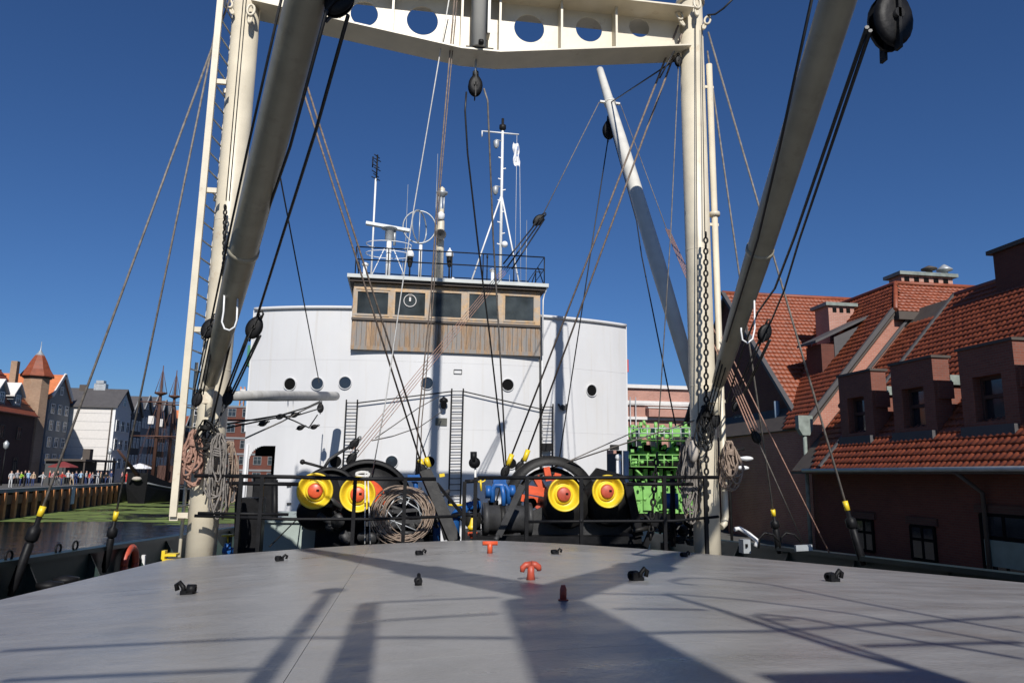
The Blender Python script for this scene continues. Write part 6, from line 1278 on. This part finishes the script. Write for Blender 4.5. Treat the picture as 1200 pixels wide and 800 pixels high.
# coiled wire rope hung on the railing
t = thing('wire_coil', 'big untidy coil of brown wire rope hung on the railing', 'wire coil', P(473, 640, Y=12.3)); mb = MB(); rd = random.Random(12)
for i in range(26):
    cx, cy = 473+rd.uniform(-6, 6), 603+rd.uniform(-4, 4); r = rd.uniform(20, 38)**0.5*rd.uniform(28, 38)**0.5; ph = rd.uniform(0, 6); e = rd.uniform(0.9, 1.04); yy = 12.3+rd.uniform(-0.09, 0.09); k = 26
    mb.tube([P(cx+r*math.cos(a)*e+0.6*math.sin(3*a+ph), cy+(r*math.sin(a))*(0.95)+0.6*math.cos(2*a+ph), Y=yy+0.03*math.sin(2*a+ph)) for a in [2*math.pi*j/k for j in range(k)]], rd.uniform(0.006, 0.010), 5, closed=True)
obj('loops', mb, M_coil, t); mb = MB()
for i in range(9):
    a = rd.uniform(0, 6.28); b = a+rd.uniform(1.5, 2.8); p0, p1 = (473+32*math.cos(a), 603+30*math.sin(a)), (473+30*math.cos(b), 603+28*math.sin(b)); mx = ((p0[0]+p1[0])/2+rd.uniform(-9, 9), (p0[1]+p1[1])/2+rd.uniform(-9, 9))
    mb.tube([P(*p0, Y=12.3), P(*mx, Y=12.25), P(*p1, Y=12.3)], 0.009, 5)
obj('stray_ends', mb, M_galv, t)
# ------------------------------------------------------------------ winch platform railing
t = thing('deck_railing', 'black pipe railing across the deck in front of the winches, left section', 'railing', P(380, 640, Y=11.95), 'pipe railings at the hatch end')
def rails(t, Y, tops, mids, posts, r=0.026, ends=()):
    for nm, seg in (('top_rail', tops), ('mid_rail', mids)):
        for L_ in seg: obj(nm, MB().tube([P(x, y, Y=Y) for x, y in L_], r*(1.15 if nm == 'top_rail' else 0.9), 8), M_black, t)
    for px, pt in posts: a = P(px, pt, Y=Y); obj('post', MB().bb((a.x-0.028, Y-0.028, DZ), (a.x+0.028, Y+0.028, a.z)), M_black, t)
rails(t, 11.95, [[(228, 557), (340, 558.5), (430, 561), (511, 561)], [(272, 566), (350, 567)]], [[(228, 604), (340, 608), (430, 608), (536, 604.5)], [(232, 601), (338, 602.5)]], [(283, 557), (308, 557), (416.5, 560), (475, 561)])
t = thing('deck_railing', 'black pipe railing in front of the right winch and chain', 'railing', P(680, 640, Y=11.95), 'pipe railings at the hatch end')
rails(t, 11.95, [[(560, 559.5), (680, 559.5), (760, 559), (842, 559)], [(735, 567), (812, 567)], [(545, 564), (560, 563)]], [[(617, 611), (690, 610.5), (790, 610), (842, 605)], [(545, 603), (560, 603)]], [(557.5, 559), (544.5, 564), (617.5, 560), (681, 560), (778, 559), (826, 560)])
c = P(681, 610, Y=11.95); obj('mid_joint', MB().ball(c, 0.045, 8), M_black, t)
# ------------------------------------------------------------------ deck furniture left
t = thing('green_locker', 'pale green-grey deck locker left of the left winch', 'locker', P(330, 640, Y=15)); a, b = P(296, 609, Y=15.5), P(368, 645, Y=14.6)
obj('body', MB().bb((a.x, 14.8, DZ), (b.x, 18, a.z)), M_box, t); obj('lid', MB().bb((a.x-0.04, 14.74, a.z), (b.x+0.04, 18, a.z+0.05)), M_box, t)
t = thing('fire_hydrant', 'small blue valve with yellow hand wheel beside the left post foot', 'valve', P(267, 645, Y=13.2))
obj('body', MB().tube([P(267, 652, Y=13.2), P(267, 636, Y=13.2)], [0.08, 0.05], 10).tube([P(261, 645, Y=13.2), P(274, 645, Y=13.2)], 0.055, 10), M_blue, t); obj('hand_wheel', MB().lathe([(0.001, 0), (0.10, 0), (0.10, 0.025), (0.001, 0.03)], P(267, 628, Y=13.2), n=14).cyl(P(267, 628, Y=13.2), P(267, 637, Y=13.2), 0.015, 6), M_yel, t)
t = thing('yellow_bollard_cover', 'bright yellow bracket at the left hatch edge by the ladder', 'bracket', P(200, 657, Y=11.6))
obj('plate', MB().bb(P(190, 655, Y=11.6), P(205, 660, Y=11.6)+V((0, 0.3, 0))).bb(P(189.5, 645, Y=11.6), P(192.5, 655, Y=11.6)+V((0, 0.12, 0))).bb(P(193, 649, Y=11.6), P(206, 651.5, Y=11.6)+V((0, 0.2, 0))), M_yel, t)
t = thing('yellow_pallet', 'yellow painted edge by the left deckhouse opening', 'step', P(308, 610, Y=22)); obj('edge', MB().bb(P(291, 607, Y=21), P(316, 613, Y=21)+V((0, 0.4, 0))), M_yel, t)
t = thing('deck_engine', 'dark box and upright pipes beside the left deckhouse opening', 'deck machinery', P(290, 630, Y=14))
obj('box', MB().bb(P(282, 583, Y=13.6), P(302, 645, Y=13.6)+V((0, 0.5, -0.5))), M_black, t); obj('box', MB().bb(P(297, 560, Y=15), P(316, 640, Y=15)+V((0, 0.3, 0))), M_black, t)
obj('pipe', MB().cyl(P(278, 640, Y=13), P(279, 560, Y=13), 0.05, 8).cyl(P(322, 640, Y=15), P(322, 562, Y=15), 0.06, 8), M_black, t)
q = P(152, 661, X=XP+0.12)
t = thing('lifebuoy', 'red lifebuoy hung inside the left bulwark', 'lifebuoy', q)
k = 20; mk = lambda a0, n: [q+V((0.0, 0.30*math.cos(a0+math.pi/2*j/n), 0.30*math.sin(a0+math.pi/2*j/n))) for j in range(n+1)]
for i in range(4): obj('ring_segment', MB().tube(mk(i*math.pi/2, 8), 0.065, 10), M_dred, t)
tag(obj('stanchion', MB().bar(P(167, 676, X=XP+0.2), P(168.5, 650, X=XP+0.2), 0.06, 0.06), M_whitem), 'white stanchion right of the red lifebuoy', 'stanchion')
for px, py, lab in ((68, 646, 'first small iron ring fairlead on the left bulwark cap'), (88, 642, 'second iron ring fairlead on the left bulwark cap, larger'), (10, 655, 'iron ring fairlead on the bulwark cap at the left edge')):
    q = P(px, py, X=XP); tag(obj('fairlead', MB().tube([q+V((0, 0.09*math.cos(a), 0.04+0.07*math.sin(a))) for a in [0.52*j for j in range(12)]], 0.016, 6, closed=True), M_black), lab, 'fairlead')
q = P(68, 684, X=XP+0.5); t = thing('mooring_bollard', 'black mooring bitts inside the left bulwark', 'bollard', q)
for dy in (-0.25, 0.25): obj('post', MB().lathe([(0.12, -0.8), (0.12, -0.02), (0.16, 0.0), (0.16, 0.05), (0.001, 0.08)], q+V((0, dy, 0)), n=14), M_black, t)
# right side gangway gear
t = thing('gangway', 'gangway top with white bent handrail and wire hoops at the starboard rail', 'gangway', P(880, 640, X=XS))
obj('handrail', MB().tube([P(861, 620, Y=14.5), P(867, 619, Y=14.5), P(877, 625, Y=14.3), P(888, 634, Y=14)], 0.045, 8).tube([P(888, 634, Y=14), P(885, 640, Y=14)], 0.04, 8), M_whitem, t)
for x in (897, 922): obj('hoop', MB().tube([P(x-8, 642, Y=13.2), P(x-7, 630, Y=13.2), P(x-1, 624, Y=13.2), P(x+9, 626, Y=13.2), P(x+16, 634, Y=13.2)], 0.018, 6), M_iron, t)
obj('control_box', MB().bb(P(871, 632, Y=13.6), P(880, 648, Y=13.6)+V((0, 0.2, 0))), M_galv, t); obj('box_button', MB().box(P(875, 639, Y=13.58), (0.04, 0.03, 0.06)), M_dark, t)
obj('step_plate', MB().bar(P(932, 642, Y=12.4), P(951, 641, Y=12.4), 0.10, 0.06), M_galv, t)
t = thing('bollard', 'blue painted drum hanging at the railing by the green engine', 'drum', P(786, 610, Y=13.5)); obj('drum', MB().lathe([(0.001, -0.12), (0.14, -0.12), (0.15, 0), (0.14, 0.16), (0.001, 0.16)], P(786, 588, Y=13.5), n=14), M_blue, t); obj('hanger', MB().cyl(P(786, 578, Y=13.5), P(786, 566, Y=13.0), 0.015, 6), M_iron, t)
t = thing('mast_stays_gear', 'black deck gear and stanchions left of the right post', 'deck machinery', P(790, 640, Y=13)); stuffo('gear', junk(MB(), random.Random(5), 752, 812, 608, 640, 13.6, 34), M_iron, t)
obj('bar', MB().bar(P(756, 640, Y=13.2), P(772, 600, Y=13.2), 0.1, 0.08, (1, 0, 0)).cyl(P(788, 560, Y=13.2), P(789, 640, Y=13.2), 0.05, 8), M_black, t)
t = thing('white_vent_posts', 'two white upright vent pipes beside the right deckhouse doorway', 'vent pipe', P(727, 610, Y=17)); obj('pipe', MB().cyl(P(725, 630, Y=17), P(725, 536, Y=17), 0.06, 10).ball(P(725, 536, Y=17), 0.09, 8), M_whitem, t); obj('pipe', MB().cyl(P(733.5, 630, Y=17), P(733.5, 528, Y=17), 0.07, 10), M_galv, t); obj('cap', MB().box(P(720, 524, Y=17), (0.18, 0.15, 0.12)), M_iron, t)

# ------------------------------------------------------------------ foremast and forecastle gear (behind the camera)
KS = 1/math.tan(SUN_EL)
t = thing('foremast', 'cream foremast with winch house behind the viewpoint', 'mast', (0.8, -3.0, E+1.35))
def caster(px, py, yc):                              # a point up there whose shadow falls on the hatch at a given spot
    p = on_hatch(px, py); return V((p.x, yc, p.z+(p.y-yc)/KS))
ml, mr, tl, tr_ = caster(620, 798, -3.0), caster(870, 798, -3.0), caster(588, 705, -3.0), caster(688, 705, -3.0)
m0, m1 = (ml+mr)/2, (tl+tr_)/2; w0_, w1_ = (mr.x-ml.x)/2, (tr_.x-tl.x)/2
obj('mast', MB().tube([(m0.x, -3.0, E), m0, m1], [w0_, w0_, w1_], 20), M_cream, t)
ha, hb_ = caster(885, 789, -2.0), caster(1130, 797, -2.0)
obj('mast_house', MB().bb((ha.x, -3.6, E+1.2), (hb_.x, -2.0, ha.z)), M_white, t)
for lab, pts, ya, yb in (('fore derrick boom topped to port behind the viewpoint', ((650, 696), (500, 669), (352, 643)), -0.9, 1.4), ('fore derrick boom topped to starboard behind the viewpoint', ((645, 697), (755, 664), (830, 642)), -0.9, 1.4)):
    a, b, c = caster(*pts[0], ya), caster(*pts[2], yb), caster(*pts[1], (ya+yb)/2); tb = thing('fore_boom', lab, 'boom', a); obj('spar', MB().tube([a, c, b], [0.20, 0.19, 0.10], 14), M_boom, tb)
    obj('boom_band', MB().lathe([(0.17, -0.25), (0.25, -0.2), (0.25, 0.2), (0.17, 0.25)], c, b-a, 12), M_boom, tb)
t = thing('forecastle_railing', 'forecastle railing behind the viewpoint', 'railing', (0, -1.6, E+1.35))
def fstan(px0, py0, px1, py1, r): a, b = caster(px0, py0, -1.6), caster(px1, py1, -1.6); obj('stanchion', MB().tube([(a.x, -1.6, E+1.3), a, b], r, 10), M_whitem, t); return b
obj('lamp', MB().ball(fstan(305, 798, 387, 692, 0.045), 0.11, 10), M_whitem, t); fstan(402, 798, 432, 707, 0.065); fstan(425, 798, 436, 730, 0.03)
for a, b in (((0, 763), (325, 747)), ((325, 747), (600, 748)), ((0, 797), (330, 783)), ((430, 706), (585, 700)), ((430, 728), (585, 719)), ((676, 695), (790, 697)), ((720, 713), (830, 714)), ((690, 744), (900, 739)), ((900, 739), (1199, 722)), ((1010, 757), (1199, 752))):
    obj('rail', MB().cyl(caster(*a, -1.6), caster(*b, -1.6), 0.018, 6), M_whitem, t)
def scab(lab, pts, r=0.018, y=-1.8): tag(obj('rigging_wire', MB().tube([caster(*q, y) for q in pts], r, 6), M_blackwire), lab, 'rigging wire')
scab('slack fore rope with a bight behind the viewpoint', [(815, 685), (795, 684), (786, 681), (800, 677), (830, 677), (900, 684), (1000, 704), (1199, 741)], 0.018)
scab('fore boom fall behind the viewpoint', [(780, 696), (840, 713), (900, 733), (1000, 765), (1095, 790)], 0.026, -1.9)
scab('second fore boom fall behind the viewpoint', [(780, 695), (880, 703), (1000, 719), (1199, 757)], 0.016)
scab('fore guy loop behind the viewpoint', [(930, 725), (900, 725), (885, 722), (893, 719), (940, 724), (1060, 748), (1199, 772)], 0.018, -2.0)
scab('fore vang behind the viewpoint', [(893, 724), (940, 740), (1010, 762), (1090, 787)], 0.02, -2.0)
